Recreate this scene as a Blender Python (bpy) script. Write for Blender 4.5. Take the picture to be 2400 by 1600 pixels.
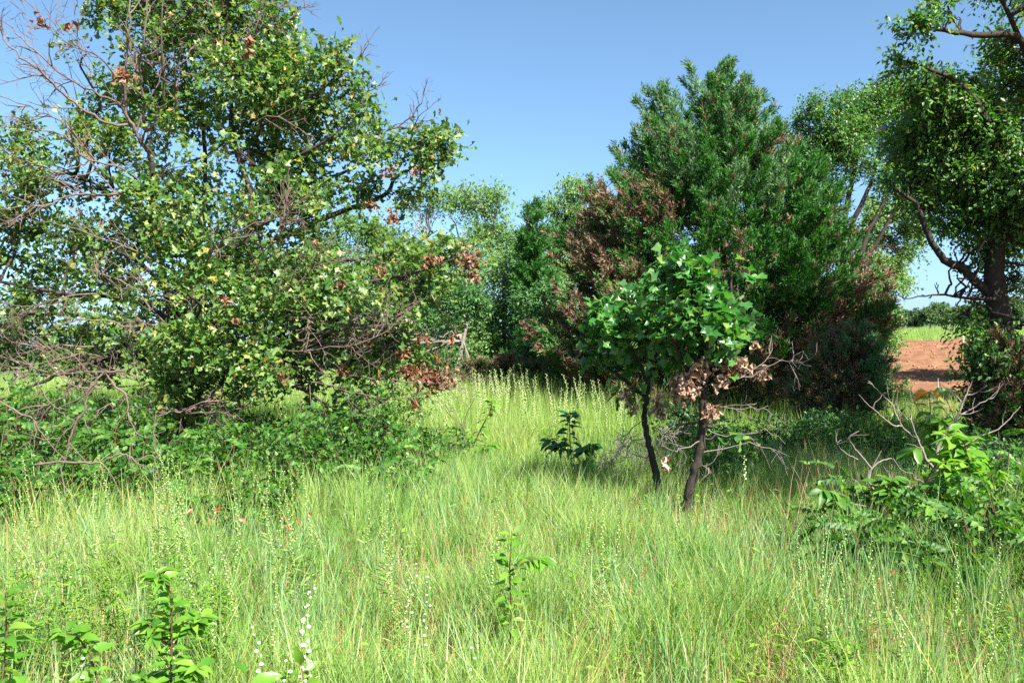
import bpy, math
import numpy as np
from mathutils import Matrix, Vector

for o in list(bpy.data.objects):
    bpy.data.objects.remove(o)
S = bpy.context.scene
COL = S.collection
rad = math.radians

# ------------------------------------------------------------------ camera
EYE, FPX, HOR = 1.75, 2078.0, 815.0
cd = bpy.data.cameras.new('camera'); cam = bpy.data.objects.new('camera', cd); COL.objects.link(cam)
cam.location = (0, 0, EYE)
cam.rotation_euler = (rad(90) + math.atan((HOR - 800) / FPX), 0, 0)
cd.sensor_width = 36; cd.lens = 36 * FPX / 2400
cd.clip_start = 0.05; cd.clip_end = 6000
S.camera = cam

# ------------------------------------------------------------------ sky, sun, exposure
SUN_EL, SUN_AZ = rad(47), rad(142)          # behind the camera, to the right
world = bpy.data.worlds.new('World'); S.world = world; world.use_nodes = True
wn, wl = world.node_tree.nodes, world.node_tree.links
bg = wn.get('Background') or wn.new('ShaderNodeBackground')
sky = wn.new('ShaderNodeTexSky'); sky.sky_type = 'NISHITA'; sky.sun_disc = False
sky.sun_elevation = SUN_EL; sky.sun_rotation = SUN_AZ
sky.air_density = 0.6; sky.dust_density = 1.5; sky.ozone_density = 6.0
hs = wn.new('ShaderNodeHueSaturation'); hs.inputs['Hue'].default_value = 0.484; hs.inputs['Saturation'].default_value = 0.95
wl.new(sky.outputs[0], hs.inputs['Color']); wl.new(hs.outputs[0], bg.inputs[0]); bg.inputs[1].default_value = 0.07
sd = bpy.data.lights.new('sun', 'SUN'); sun = bpy.data.objects.new('sun', sd); COL.objects.link(sun)
sd.energy = 5.0; sd.angle = rad(0.5); sd.color = (1.0, 0.94, 0.83)
SUNV = Vector((math.cos(SUN_EL) * math.sin(SUN_AZ), math.cos(SUN_EL) * math.cos(SUN_AZ), math.sin(SUN_EL)))
sun.rotation_euler = SUNV.to_track_quat('Z', 'Y').to_euler()
S.view_settings.view_transform = 'Standard'; S.view_settings.look = 'None'
S.view_settings.exposure = 2.05; S.view_settings.gamma = 1.0
S.view_settings.use_curve_mapping = False
S.render.engine = 'CYCLES'
S.cycles.use_denoising = False
S.cycles.max_bounces = 6; S.cycles.diffuse_bounces = 3; S.cycles.transmission_bounces = 3

rng = np.random.default_rng(11)
A = np.array

# ------------------------------------------------------------------ materials
def new_mat(name):
    m = bpy.data.materials.new(name); m.use_nodes = True
    nt = m.node_tree; nt.nodes.clear()
    out = nt.nodes.new('ShaderNodeOutputMaterial')
    return m, nt, out

def ramp(nt, cols):
    r = nt.nodes.new('ShaderNodeValToRGB'); e = r.color_ramp.elements
    for i, (p, c) in enumerate(cols):
        q = e[i] if i < 2 else e.new(p)
        q.position = p; q.color = (*c, 1)
    return r

def noise(nt, scale, detail=3.0, rough=0.6, coord='Object'):
    tc = nt.nodes.new('ShaderNodeTexCoord'); n = nt.nodes.new('ShaderNodeTexNoise')
    n.inputs['Scale'].default_value = scale; n.inputs['Detail'].default_value = detail
    n.inputs['Roughness'].default_value = rough
    nt.links.new(tc.outputs[coord], n.inputs['Vector'])
    return n

def math_node(nt, op, a, b=None):
    n = nt.nodes.new('ShaderNodeMath'); n.operation = op
    for i, v in enumerate((a, b)):
        if v is None: continue
        if isinstance(v, (int, float)): n.inputs[i].default_value = v
        else: nt.links.new(v, n.inputs[i])
    return n.outputs[0]

def leaf_mat(name, cols, trans=0.35, rough=0.45, spec=0.5, patch=0.0, patch_scale=0.35, under=1.25):
    """per-leaf colour from a ramp; paler underside; some light passes through"""
    m, nt, out = new_mat(name)
    geo = nt.nodes.new('ShaderNodeNewGeometry'); oi = nt.nodes.new('ShaderNodeObjectInfo')
    v = math_node(nt, 'FRACT', math_node(nt, 'ADD', geo.outputs['Random Per Island'], oi.outputs['Random']))
    if patch:
        n = noise(nt, patch_scale, 2.0)
        v = math_node(nt, 'ADD', math_node(nt, 'MULTIPLY', v, 1 - patch),
                      math_node(nt, 'MULTIPLY', math_node(nt, 'SUBTRACT', math_node(nt, 'MULTIPLY', n.outputs[0], 2.2), 0.6), patch))
    r = ramp(nt, cols); nt.links.new(v, r.inputs[0])
    hsv = nt.nodes.new('ShaderNodeHueSaturation'); hsv.inputs['Saturation'].default_value = 0.8
    hsv.inputs['Value'].default_value = under
    nt.links.new(r.outputs[0], hsv.inputs['Color'])
    mix = nt.nodes.new('ShaderNodeMix'); mix.data_type = 'RGBA'
    nt.links.new(geo.outputs['Backfacing'], mix.inputs['Factor'])
    nt.links.new(r.outputs[0], mix.inputs[6]); nt.links.new(hsv.outputs[0], mix.inputs[7])
    p = nt.nodes.new('ShaderNodeBsdfPrincipled')
    nt.links.new(mix.outputs[2], p.inputs['Base Color'])
    p.inputs['Roughness'].default_value = rough; p.inputs['Specular IOR Level'].default_value = spec
    if trans > 0:
        t = nt.nodes.new('ShaderNodeBsdfTranslucent')
        h2 = nt.nodes.new('ShaderNodeHueSaturation'); h2.inputs['Hue'].default_value = 0.492
        h2.inputs['Saturation'].default_value = 1.15; h2.inputs['Value'].default_value = 1.5
        nt.links.new(r.outputs[0], h2.inputs['Color']); nt.links.new(h2.outputs[0], t.inputs['Color'])
        ms = nt.nodes.new('ShaderNodeMixShader'); ms.inputs[0].default_value = trans
        nt.links.new(p.outputs[0], ms.inputs[1]); nt.links.new(t.outputs[0], ms.inputs[2])
        nt.links.new(ms.outputs[0], out.inputs[0])
    else:
        nt.links.new(p.outputs[0], out.inputs[0])
    return m

def bark_mat(name, c0, c1, scale=14, bump=0.6, rough=0.85):
    m, nt, out = new_mat(name)
    n = noise(nt, scale, 6, 0.7); n2 = noise(nt, scale * 0.15, 2)
    r = ramp(nt, [(0.3, c0), (0.7, c1)])
    v = math_node(nt, 'ADD', math_node(nt, 'MULTIPLY', n.outputs[0], 0.65), math_node(nt, 'MULTIPLY', n2.outputs[0], 0.35))
    nt.links.new(v, r.inputs[0])
    p = nt.nodes.new('ShaderNodeBsdfPrincipled'); nt.links.new(r.outputs[0], p.inputs['Base Color'])
    p.inputs['Roughness'].default_value = rough; p.inputs['Specular IOR Level'].default_value = 0.2
    b = nt.nodes.new('ShaderNodeBump'); b.inputs['Strength'].default_value = bump; b.inputs['Distance'].default_value = 0.02
    nt.links.new(n.outputs[0], b.inputs['Height']); nt.links.new(b.outputs[0], p.inputs['Normal'])
    nt.links.new(p.outputs[0], out.inputs[0])
    return m

def ground_mat(name, cols, s1, s2, bump=0.5, mixw=0.5):
    m, nt, out = new_mat(name)
    n = noise(nt, s1, 8, 0.7); n2 = noise(nt, s2, 4, 0.6)
    v = math_node(nt, 'ADD', math_node(nt, 'MULTIPLY', n.outputs[0], 1 - mixw), math_node(nt, 'MULTIPLY', n2.outputs[0], mixw))
    r = ramp(nt, cols); nt.links.new(v, r.inputs[0])
    p = nt.nodes.new('ShaderNodeBsdfPrincipled'); nt.links.new(r.outputs[0], p.inputs['Base Color'])
    p.inputs['Roughness'].default_value = 0.95; p.inputs['Specular IOR Level'].default_value = 0.1
    b = nt.nodes.new('ShaderNodeBump'); b.inputs['Strength'].default_value = bump; b.inputs['Distance'].default_value = 0.05
    nt.links.new(n.outputs[0], b.inputs['Height']); nt.links.new(b.outputs[0], p.inputs['Normal'])
    nt.links.new(p.outputs[0], out.inputs[0])
    return m

M = dict(
    oak=leaf_mat('oak leaf', [(0, (.034, .098, .018)), (.35, (.062, .145, .028)), (.7, (.105, .190, .042)), (.9, (.165, .235, .058)), (.97, (.27, .28, .08)), (1, (.32, .20, .06))], .40, .42, .4),
    oak_young=leaf_mat('young oak leaf', [(0, (.024, .105, .020)), (.5, (.042, .150, .028)), (.85, (.075, .20, .040)), (1, (.16, .24, .05))], .40, .34, .5),
    elm=leaf_mat('elm leaf', [(0, (.030, .100, .020)), (.5, (.054, .148, .030)), (.9, (.100, .205, .040)), (1, (.18, .20, .03))], .42, .42, .4),
    elm_light=leaf_mat('sunny elm leaf', [(0, (.034, .105, .020)), (.5, (.062, .155, .028)), (.9, (.115, .21, .036)), (1, (.20, .24, .04))], .42, .40, .4),
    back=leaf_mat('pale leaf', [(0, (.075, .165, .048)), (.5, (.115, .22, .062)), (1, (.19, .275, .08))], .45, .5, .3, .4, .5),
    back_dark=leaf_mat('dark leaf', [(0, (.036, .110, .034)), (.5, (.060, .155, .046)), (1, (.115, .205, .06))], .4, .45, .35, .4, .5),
    far=leaf_mat('far leaf', [(0, (.035, .080, .030)), (.6, (.055, .110, .040)), (1, (.10, .145, .05))], .3, .5, .3),
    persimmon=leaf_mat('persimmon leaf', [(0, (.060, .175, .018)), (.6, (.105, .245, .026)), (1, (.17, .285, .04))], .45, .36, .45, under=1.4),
    persimmon_shaded=leaf_mat('shaded persimmon leaf', [(0, (.014, .070, .018)), (.7, (.022, .095, .022)), (1, (.04, .12, .03))], .28, .4, .4, under=1.4),  # persimmon leaf with the young oak's shade put into its colour
    autumn=leaf_mat('autumn leaf', [(0, (.35, .09, .03)), (.4, (.42, .22, .03)), (1, (.34, .32, .05))], .4, .4, .4),
    sumac=leaf_mat('sumac leaf', [(0, (.018, .072, .009)), (.5, (.034, .110, .013)), (.9, (.075, .17, .022)), (1, (.13, .21, .035))], .36, .48, .25, under=1.4),
    sumac_red=leaf_mat('red sumac leaf', [(0, (.28, .012, .016)), (1, (.42, .045, .03))], .35, .35, .5),
    shrub=leaf_mat('shrub leaf', [(0, (.026, .090, .014)), (.6, (.046, .135, .018)), (1, (.11, .21, .032))], .4, .46, .28),
    weed=leaf_mat('weed leaf', [(0, (.07, .175, .02)), (.6, (.12, .245, .026)), (1, (.19, .285, .035))], .42, .45, .35),
    cedar=leaf_mat('cedar spray', [(0, (.014, .074, .010)), (.5, (.026, .112, .015)), (.85, (.050, .165, .026)), (1, (.10, .19, .04))], .25, .6, .2, .45, .6, under=1.05),
    cedar_pale=leaf_mat('pale cedar spray', [(0, (.042, .120, .034)), (.5, (.066, .160, .050)), (1, (.11, .19, .065))], .25, .6, .2, .3, .6, under=1.05),
    cedar_brown=leaf_mat('dead cedar spray', [(0, (.070, .042, .024)), (.5, (.130, .078, .044)), (1, (.22, .140, .085))], .15, .7, .2, under=1.0),
    dead=leaf_mat('dead oak leaf', [(0, (.085, .030, .012)), (.5, (.155, .062, .024)), (1, (.25, .13, .065))], .25, .5, .3, under=1.15),
    dead_tan=leaf_mat('curled tan oak leaf', [(0, (.12, .055, .028)), (.5, (.23, .125, .07)), (1, (.38, .27, .19))], .2, .5, .35, under=1.2),
    grass=leaf_mat('grass blade', [(0, (.052, .155, .020)), (.25, (.102, .232, .034)), (.5, (.165, .295, .050)), (.70, (.245, .335, .072)), (.84, (.34, .355, .10)), (.93, (.44, .35, .17)), (1, (.33, .14, .06))], .38, .45, .4, .5, .35, under=1.1),
    grass_blue=leaf_mat('bluestem blade', [(0, (.085, .210, .055)), (.6, (.14, .275, .082)), (1, (.22, .32, .11))], .35, .45, .4, .3, .4, under=1.1),
    grass_far=leaf_mat('tall meadow blade', [(0, (.125, .245, .032)), (.5, (.195, .315, .052)), (.9, (.29, .35, .09)), (1, (.35, .31, .12))], .4, .45, .4, .5, .25, under=1.1),
    straw=leaf_mat('dry grass stalk', [(0, (.20, .075, .03)), (.5, (.32, .16, .07)), (1, (.44, .32, .17))], .2, .6, .3),
    stem=leaf_mat('green stem', [(0, (.09, .19, .03)), (1, (.15, .24, .05))], .1, .5, .3),
    stem_red=leaf_mat('red stem', [(0, (.055, .030, .016)), (1, (.09, .055, .028))], .0, .5, .3),
    bud=leaf_mat('pale bud', [(0, (.22, .32, .11)), (1, (.42, .48, .25))], .2, .6, .2, under=1.0),
    bud_white=leaf_mat('white bud', [(0, (.52, .57, .40)), (1, (.72, .75, .60))], .2, .6, .2, under=1.0),
    bark_oak=bark_mat('oak bark', (.018, .013, .011), (.062, .048, .040), 18),
    bark_dark=bark_mat('dark bark', (.012, .010, .008), (.042, .034, .028), 18),
    bark_grey=bark_mat('pale bark', (.10, .085, .07), (.24, .215, .185), 20, .3),
    bark_cedar=bark_mat('cedar bark', (.05, .025, .016), (.14, .08, .055), 16),
    dead_wood=bark_mat('dead twig bark', (.055, .036, .030), (.165, .125, .108), 22, .3),
    dead_grey=bark_mat('grey dead wood', (.085, .066, .062), (.24, .205, .195), 22, .3),
    ground=ground_mat('litter', [(.25, (.06, .030, .017)), (.42, (.13, .070, .035)), (.55, (.17, .12, .05)), (.75, (.28, .21, .11))], 9, 1.2, .9),
    meadow=ground_mat('meadow sward', [(.3, (.045, .085, .018)), (.5, (.075, .125, .028)), (.7, (.12, .155, .05))], 3, .15, .6),
    soil=ground_mat('red soil', [(.25, (.065, .030, .017)), (.45, (.125, .061, .034)), (.6, (.19, .103, .060)), (.8, (.29, .19, .12))], 2.2, .35, 1.0, .35),
    clod=bark_mat('soil clod', (.15, .065, .034), (.33, .18, .10), 6),
    hill=ground_mat('wooded hill', [(.3, (.03, .05, .03)), (.7, (.06, .085, .05))], .05, .01, .3),
    stake=bark_mat('weathered stake', (.22, .20, .18), (.38, .36, .33), 10, .2),
    white=bark_mat('white marker paint', (.55, .53, .53), (.72, .70, .70), 6, .1, .5),
)

# ------------------------------------------------------------------ mesh helpers
class Buf:
    def __init__(s): s.v = []; s.q = []; s.t = []; s.n = 0
    def add(s, V, q=None, t=None):
        V = np.asarray(V, float).reshape(-1, 3)
        if q is not None and len(q): s.q.append(np.asarray(q) + s.n)
        if t is not None and len(t): s.t.append(np.asarray(t) + s.n)
        s.v.append(V); s.n += len(V)
    def empty(s): return s.n == 0
    def mesh(s, name, mat, origin=(0, 0, 0), smooth=False):
        V = np.concatenate(s.v) - A(origin, float)
        q = np.concatenate(s.q).astype(np.int32) if s.q else np.zeros((0, 4), np.int32)
        t = np.concatenate(s.t).astype(np.int32) if s.t else np.zeros((0, 3), np.int32)
        me = bpy.data.meshes.new(name)
        me.vertices.add(len(V)); me.vertices.foreach_set('co', V.astype(np.float32).ravel())
        me.loops.add(len(q) * 4 + len(t) * 3)
        me.loops.foreach_set('vertex_index', np.concatenate([q.ravel(), t.ravel()]))
        me.polygons.add(len(q) + len(t))
        st = np.concatenate([np.arange(len(q)) * 4, len(q) * 4 + np.arange(len(t)) * 3]).astype(np.int32)
        me.polygons.foreach_set('loop_start', st)
        if smooth: me.polygons.foreach_set('use_smooth', np.ones(len(st), bool))
        me.update(calc_edges=True)
        me.materials.append(mat)
        return me

def link(name, data, parent=None, loc=(0, 0, 0)):
    o = bpy.data.objects.new(name, data); o.location = loc
    if parent is not None: o.parent = parent
    COL.objects.link(o)
    return o

ORD = 'first second third fourth fifth sixth seventh eighth ninth tenth eleventh twelfth thirteenth fourteenth fifteenth sixteenth seventeenth eighteenth nineteenth twentieth twenty-first twenty-second twenty-third twenty-fourth twenty-fifth twenty-sixth twenty-seventh twenty-eighth'.split()
def order(rows):
    """rank of each row by its place from the left"""
    k = sorted(range(len(rows)), key=lambda i: rows[i][0]); return {i: ORD[j] for j, i in enumerate(k)}

class Thing:
    def __init__(s, name, label, cat, loc, group=None):
        s.loc = A(loc, float); s.o = link(name, None, None, tuple(loc)); s.o.empty_display_size = 0.1
        s.o['label'] = label; s.o['category'] = cat
        if group: s.o['group'] = group
    def part(s, name, buf, mat, kind=None, label=None, smooth=False, parent=None):
        if buf.empty(): return None
        o = link(name, buf.mesh(name, mat, s.loc, smooth), parent or s.o)
        if kind: o['kind'] = kind
        if label: o['label'] = label
        return o
    def pieces(s, name, meshes, P, R, sc, label=None):
        P = P - s.loc
        for i in range(len(P)):
            o = bpy.data.objects.new(name, meshes[i % len(meshes)])
            mm = np.eye(4); mm[:3, :3] = R[i] * sc[i]; mm[:3, 3] = P[i]
            o.parent = s.o; o.matrix_basis = Matrix(mm.tolist())
            if label: o['label'] = label
            COL.objects.link(o)

def single(name, buf, mat, label, cat, loc, group=None, kind=None, smooth=False):
    o = link(name, buf.mesh(name, mat, loc, smooth), None, tuple(loc))
    if label: o['label'] = label
    if cat: o['category'] = cat
    if group: o['group'] = group
    if kind: o['kind'] = kind
    return o

def nrm(v):
    v = np.asarray(v, float)
    return v / np.maximum(np.linalg.norm(v, axis=-1, keepdims=True), 1e-9)

def frames(d, n):
    y = nrm(d); z = n - (n * y).sum(-1, keepdims=True) * y
    z = nrm(z); x = np.cross(y, z)
    return np.stack([x, y, z], -1)           # columns

def scatter(buf, T, P, R, sc):
    V, q, t = T
    sc = np.asarray(sc, float)
    W = np.einsum('mij,nj->mni', R, V) * sc.reshape(-1, 1, 1) + P[:, None, :]
    off = (np.arange(len(P)) * len(V))[:, None, None]
    buf.add(W, (q[None] + off).reshape(-1, 4) if len(q) else None, (t[None] + off).reshape(-1, 3) if len(t) else None)

def T_mesh(name, T, mat):
    b = Buf(); b.add(T[0], T[1], T[2]); return b.mesh(name, mat)

def spline(pts, k=5):
    p = np.asarray(pts, float)
    if len(p) < 3:
        t = np.linspace(0, 1, k + 1)[:, None]; return p[0] * (1 - t) + p[-1] * t
    e = np.vstack([2 * p[0] - p[1], p, 2 * p[-1] - p[-2]]); out = []
    for i in range(1, len(e) - 2):
        a, b, c, d = e[i - 1], e[i], e[i + 1], e[i + 2]
        for t in np.linspace(0, 1, k, endpoint=False):
            out.append(.5 * (2 * b + (c - a) * t + (2 * a - 5 * b + 4 * c - d) * t * t + (3 * b - a - 3 * c + d) * t ** 3))
    out.append(p[-1]); return A(out)

def tube(buf, pts, r, n=5):
    p = np.asarray(pts, float); k = len(p)
    r = np.broadcast_to(np.asarray(r, float), (k,)) if np.ndim(r) == 0 or len(r) == k else np.interp(np.linspace(0, 1, k), np.linspace(0, 1, len(r)), r)
    t = nrm(np.gradient(p, axis=0))
    m = nrm(t.mean(0)); ref = np.eye(3)[np.argmin(np.abs(m))]
    u = nrm(np.cross(t, ref)); w = np.cross(t, u)
    a = np.linspace(0, 2 * np.pi, n, endpoint=False)
    V = p[:, None] + r[:, None, None] * (np.cos(a)[None, :, None] * u[:, None] + np.sin(a)[None, :, None] * w[:, None])
    i = np.arange(k - 1)[:, None] * n; j = np.arange(n)[None]; j2 = (j + 1) % n
    q = np.stack([i + j, i + j2, i + n + j2, i + n + j], -1).reshape(-1, 4)
    buf.add(V, q)

def twigs(buf, P0, P1, r0, r1):
    """many straight three-sided twigs"""
    m = len(P0)
    if m == 0: return
    t = nrm(P1 - P0); ref = np.where(np.abs(t[:, 2:3]) < .8, A([[0, 0, 1.]]), A([[1., 0, 0]]))
    u = nrm(np.cross(t, ref)); w = np.cross(t, u)
    V = []
    for P, r in ((P0, r0), (P1, r1)):
        for a in (0, 2.094, 4.189):
            V.append(P + (np.asarray(r).reshape(-1, 1)) * (math.cos(a) * u + math.sin(a) * w))
    V = np.stack(V, 1)
    f = A([[0, 1, 4, 3], [1, 2, 5, 4], [2, 0, 3, 5]])
    buf.add(V, (f[None] + (np.arange(m) * 6)[:, None, None]).reshape(-1, 4))

def wander(a, b, k=6, amp=.12, g=rng):
    a, b = A(a, float), A(b, float); L = np.linalg.norm(b - a); t = np.linspace(0, 1, k)[:, None]
    off = g.normal(0, 1, (k, 3)) * amp * L * np.sin(np.pi * t)
    return a * (1 - t) + b * t + off

# ------------------------------------------------------------------ terrain
def smooth(t):
    t = np.clip(t, 0, 1); return t * t * (3 - 2 * t)

def hgt(x, y):
    x = np.asarray(x, float); y = np.asarray(y, float)
    a = .030 + .022 * smooth((x - 5) / 30) * smooth((y - 35) / 80)
    h = x * a * smooth((y - 12) / 25) + 1.2 * smooth((x - 6) / 14) * smooth((y - 28) / 26)
    h = h + .035 * np.sin(1.3 * x + .7 * y) * np.sin(.9 * y - .5 * x + 1) * np.exp(-(y / 40) ** 2)
    return h

def P(px, py, d, j=0.):
    """a point whose distance along the view is d, from its place in the photograph (2400 px wide)"""
    return A([(px - 1200) / FPX * d, d, EYE + (HOR - py) / FPX * d])

def G(px, d):
    x = (px - 1200) / FPX * d
    return A([x, d, float(hgt(x, d))])

def sheet(xs, ys, dz, f=None):
    X, Y = np.meshgrid(xs, ys); Z = hgt(X, Y) + dz
    if f is not None: Z = Z + f(X, Y)
    n, m = X.shape; i = np.arange(n - 1)[:, None] * m; j = np.arange(m - 1)[None]
    q = np.stack([i + j, i + j + 1, i + m + j + 1, i + m + j], -1).reshape(-1, 4)
    b = Buf(); b.add(np.stack([X, Y, Z], -1).reshape(-1, 3), q); return b

def warp(a, b, n, p=2.2):
    t = np.linspace(-1, 1, n); t = np.sign(t) * np.abs(t) ** p
    return np.where(t < 0, -t * a, t * b)

def struct(name, buf, mat, smooth=True):
    o = link(name, buf.mesh(name, mat, (0, 0, 0), smooth)); o['kind'] = 'structure'; return o

yy = np.concatenate([np.linspace(-30, 0, 8), np.linspace(.7, 40, 70), np.geomspace(41, 2600, 46)])
struct('ground', sheet(warp(-1800, 1800, 121, 3), yy, 0.0), M['ground'])
ym = np.concatenate([np.linspace(20, 40, 18), np.geomspace(41, 2500, 46)])
struct('meadow', sheet(warp(-1700, 1700, 121, 3), ym, .012), M['meadow'])

# the ploughed strip beyond the trees, its windrow along the far edge
def soil_edge(x): return 57 - .35 * (x - 14) + 1.2 * np.sin(x * .35)
g2 = np.random.default_rng(3)
def soil_sheet():
    nx, ny = 260, 110
    u = np.linspace(0, 1, nx); v = np.linspace(0, 1, ny)
    xs = 8.2 + u * 63
    X = np.broadcast_to(xs, (ny, nx)); Yn = 18.2 + .35 * np.sin(X * .8); Yf = soil_edge(X) + 1.5
    Y = Yn + (Yf - Yn) * v[:, None]
    edge = smooth(np.minimum(np.minimum(u, 1 - u)[None] * 40, np.minimum(v, 1 - v)[:, None] * 30) / 1.0)
    ridge = .13 * np.exp(-((Y - soil_edge(X) + .6) / .75) ** 2) * (1 + .25 * np.sin(X * 2.3) * np.sin(X * .7))
    fur = .05 * np.sin((Y + .35 * X) * 4.5) + .03 * np.sin(X * 3.1 + Y * 1.7)
    Z = hgt(X, Y) + .02 + edge * (.06 + ridge + fur + g2.uniform(-.05, .05, X.shape))
    i = np.arange(ny - 1)[:, None] * nx; j = np.arange(nx - 1)[None]
    q = np.stack([i + j, i + j + 1, i + nx + j + 1, i + nx + j], -1).reshape(-1, 4)
    b = Buf(); b.add(np.stack([X, Y, Z], -1).reshape(-1, 3), q); return b
struct('soil_field', soil_sheet(), M['soil'], False)

# far wooded rise on the left horizon
def hills():
    xs = np.linspace(-1500, 1500, 90); b = Buf(); ys = A([1500., 1650, 1800, 2100]); hh = A([0, 1, .8, 0])
    X, Y = np.meshgrid(xs, ys)
    Hm = (13 + 7 * np.sin(xs * .006 + 1) + 4 * np.sin(xs * .017) + 2 * np.sin(xs * .06))
    Z = hgt(X, Y) - 1 + hh[:, None] * Hm[None]
    n, m = X.shape; i = np.arange(n - 1)[:, None] * m; j = np.arange(m - 1)[None]
    q = np.stack([i + j, i + j + 1, i + m + j + 1, i + m + j], -1).reshape(-1, 4)
    b.add(np.stack([X, Y, Z], -1).reshape(-1, 3), q); return b
struct('hills', hills(), M['hill'])

# ------------------------------------------------------------------ leaf shapes
def E4(): return np.zeros((0, 4), int)
def E3(): return np.zeros((0, 3), int)

def oak_T(fold=.25, curl=.2):
    R = [(.15, .34), (.12, .47), (.42, .70), (.21, .83), (.11, 1.0)]
    V = [(0, 0), (0, .95), (0, .58)] + R + [(-x, y) for x, y in R]; t = []
    for s, b in ((1, 3), (-1, 8)):
        F = [(0, b, 2), (b, b + 1, 2), (b + 1, b + 2, 2), (b + 2, b + 3, 2), (b + 3, b + 4, 2), (b + 4, 1, 2)]
        t += [f if s > 0 else f[::-1] for f in F]
    V = A([(x, y, fold * abs(x) - curl * y * y + .08 * math.sin(9 * y + 5 * x)) for x, y in V])
    return V, E4(), A(t)

def ovate_T(w=.28, fold=.3, curl=.25, n=3, tip=.0):
    ys = np.linspace(0, 1, n + 1); prof = np.sin(np.pi * ys ** .85) ** .8 * w; prof[0] = .02; prof[-1] = .005
    V = []
    for y, a in zip(ys, prof):
        z = -curl * y * y
        V += [(-a, y, z + fold * a), (0, y, z), (a, y, z + fold * a)]
    q = []
    for i in range(n):
        b = i * 3; q += [(b, b + 1, b + 4, b + 3), (b + 1, b + 2, b + 5, b + 4)]
    return A(V), A(q), E3()

def diamond_T(w=.27, fold=.35, droop=.15):
    V = A([(0, 0, 0), (w, .5, fold * w - droop * .25), (0, 1, -droop), (-w, .5, fold * w - droop * .25)])
    return V, E4(), A([(0, 1, 2), (0, 2, 3)])

def pinnate_T(pairs=7, droop=.35, seed=0, ll=.27, lw=.07):
    g = np.random.default_rng(seed); b = Buf()
    def mid(u): return A([0.04 * math.sin(3 * u + seed), u - .08 * u * u * droop, .12 * u - droop * u * u])
    for i in range(pairs):
        u = .22 + .72 * i / (pairs - 1); s = ll * (1 - .35 * abs(2 * i / (pairs - 1) - .9))
        for sd in (-1, 1):
            d = nrm(A([sd * 1.0, .45 + g.uniform(-.12, .12), -.25 + g.uniform(-.3, .15)]))
            n = A([g.uniform(-.25, .25), g.uniform(-.25, .25), 1.])
            V, _, t = diamond_T(lw / s * 1.1, .3, .15)
            scatter(b, (V, E4(), t), mid(u)[None], frames(d[None], n[None]), [s])
    V, _, t = diamond_T(.25, .3, .2)
    scatter(b, (V, E4(), t), mid(.96)[None], frames(A([[0, 1, -.5]]), A([[0, .2, 1.]])), [ll])
    us = np.linspace(0, 1, 5); m = A([mid(u) for u in us]); w = .006
    V = np.stack([m + [w, 0, 0], m - [w, 0, 0]], 1).reshape(-1, 3)
    b.add(V, [(2 * i, 2 * i + 1, 2 * i + 3, 2 * i + 2) for i in range(4)])
    V = np.concatenate(b.v); return V, np.concatenate(b.q), np.concatenate(b.t)

def spray_T(seed=0, n=7):
    """a feathery cedar twig: a central shoot and side shoots, each a slim double wedge"""
    g = np.random.default_rng(seed); V = []; t = []
    def sliver(p, d, L, w):
        d = nrm(d); side = nrm(np.cross(d, nrm(g.normal(0, 1, 3)))); b = len(V)
        V.extend([p - side * w, p + side * w * .6 + d * L * .25, p + d * L]); t.append((b, b + 1, b + 2))
    sliver(A([0, 0, 0.]), A([0, 1, 0.]), 1.0, .075)
    for i in range(n):
        u = .1 + .75 * i / n; a = i * 2.4
        sliver(A([0, u, 0]), A([math.cos(a) * .75, 1.0, math.sin(a) * .75]) + g.normal(0, .12, 3), .55 * (1 - .5 * u), .085)
    return A(V), E4(), A(t)

def blade_T(bend=.25, w=.012, seg=3):
    ts = np.linspace(0, 1, seg + 1); V = []; q = []; 
    ws = w * (1 - ts ** 1.6)
    for i, t in enumerate(ts[:-1]):
        c = (0, bend * t * t, t * (1 - .12 * bend * t)); V += [(-ws[i], c[1], c[2]), (ws[i], c[1], c[2])]
    V.append((0, bend, 1 - .12 * bend))
    for i in range(seg - 1): q.append((2 * i, 2 * i + 1, 2 * i + 3, 2 * i + 2))
    return A(V), A(q) if q else E4(), A([(2 * seg - 2, 2 * seg - 1, 2 * seg)])

OAKS = [oak_T(.25, .2), oak_T(.5, .05), oak_T(.1, .4), oak_T(-.3, .3)]
OVATES = [ovate_T(.27, .35, .2), ovate_T(.24, .2, .4), ovate_T(.3, .5, .1)]
DIAS = [diamond_T(), diamond_T(.3, .15, .3), diamond_T(.24, .5, .05)]

# ------------------------------------------------------------------ crowns
def lobe_list(rows, d):
    """rows of (px, py, rx, rz[, extra depth[, ry factor]]) -> centres, radii"""
    c, r = [], []
    for row in rows:
        px, py, rx, rz = row[:4]; dd = d + (row[4] if len(row) > 4 else 0.)
        ryf = row[5] if len(row) > 5 else 1.
        c.append(P(px, py, dd)); a, b = rx * dd / FPX, rz * dd / FPX
        r.append((a, (a + b) * .5 * ryf, b))
    return A(c), A(r)

def vnoise(p, s, ph):
    q = p * s
    return (np.sin(q[:, 0] + 1.7 * np.sin(q[:, 1] * .8 + ph) + ph) + np.sin(q[:, 1] * 1.1 + 1.5 * np.sin(q[:, 2] * .9 + ph * 2)) + np.sin(q[:, 2] * 1.2 + 1.6 * np.sin(q[:, 0] * .7 - ph))) / 3

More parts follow.
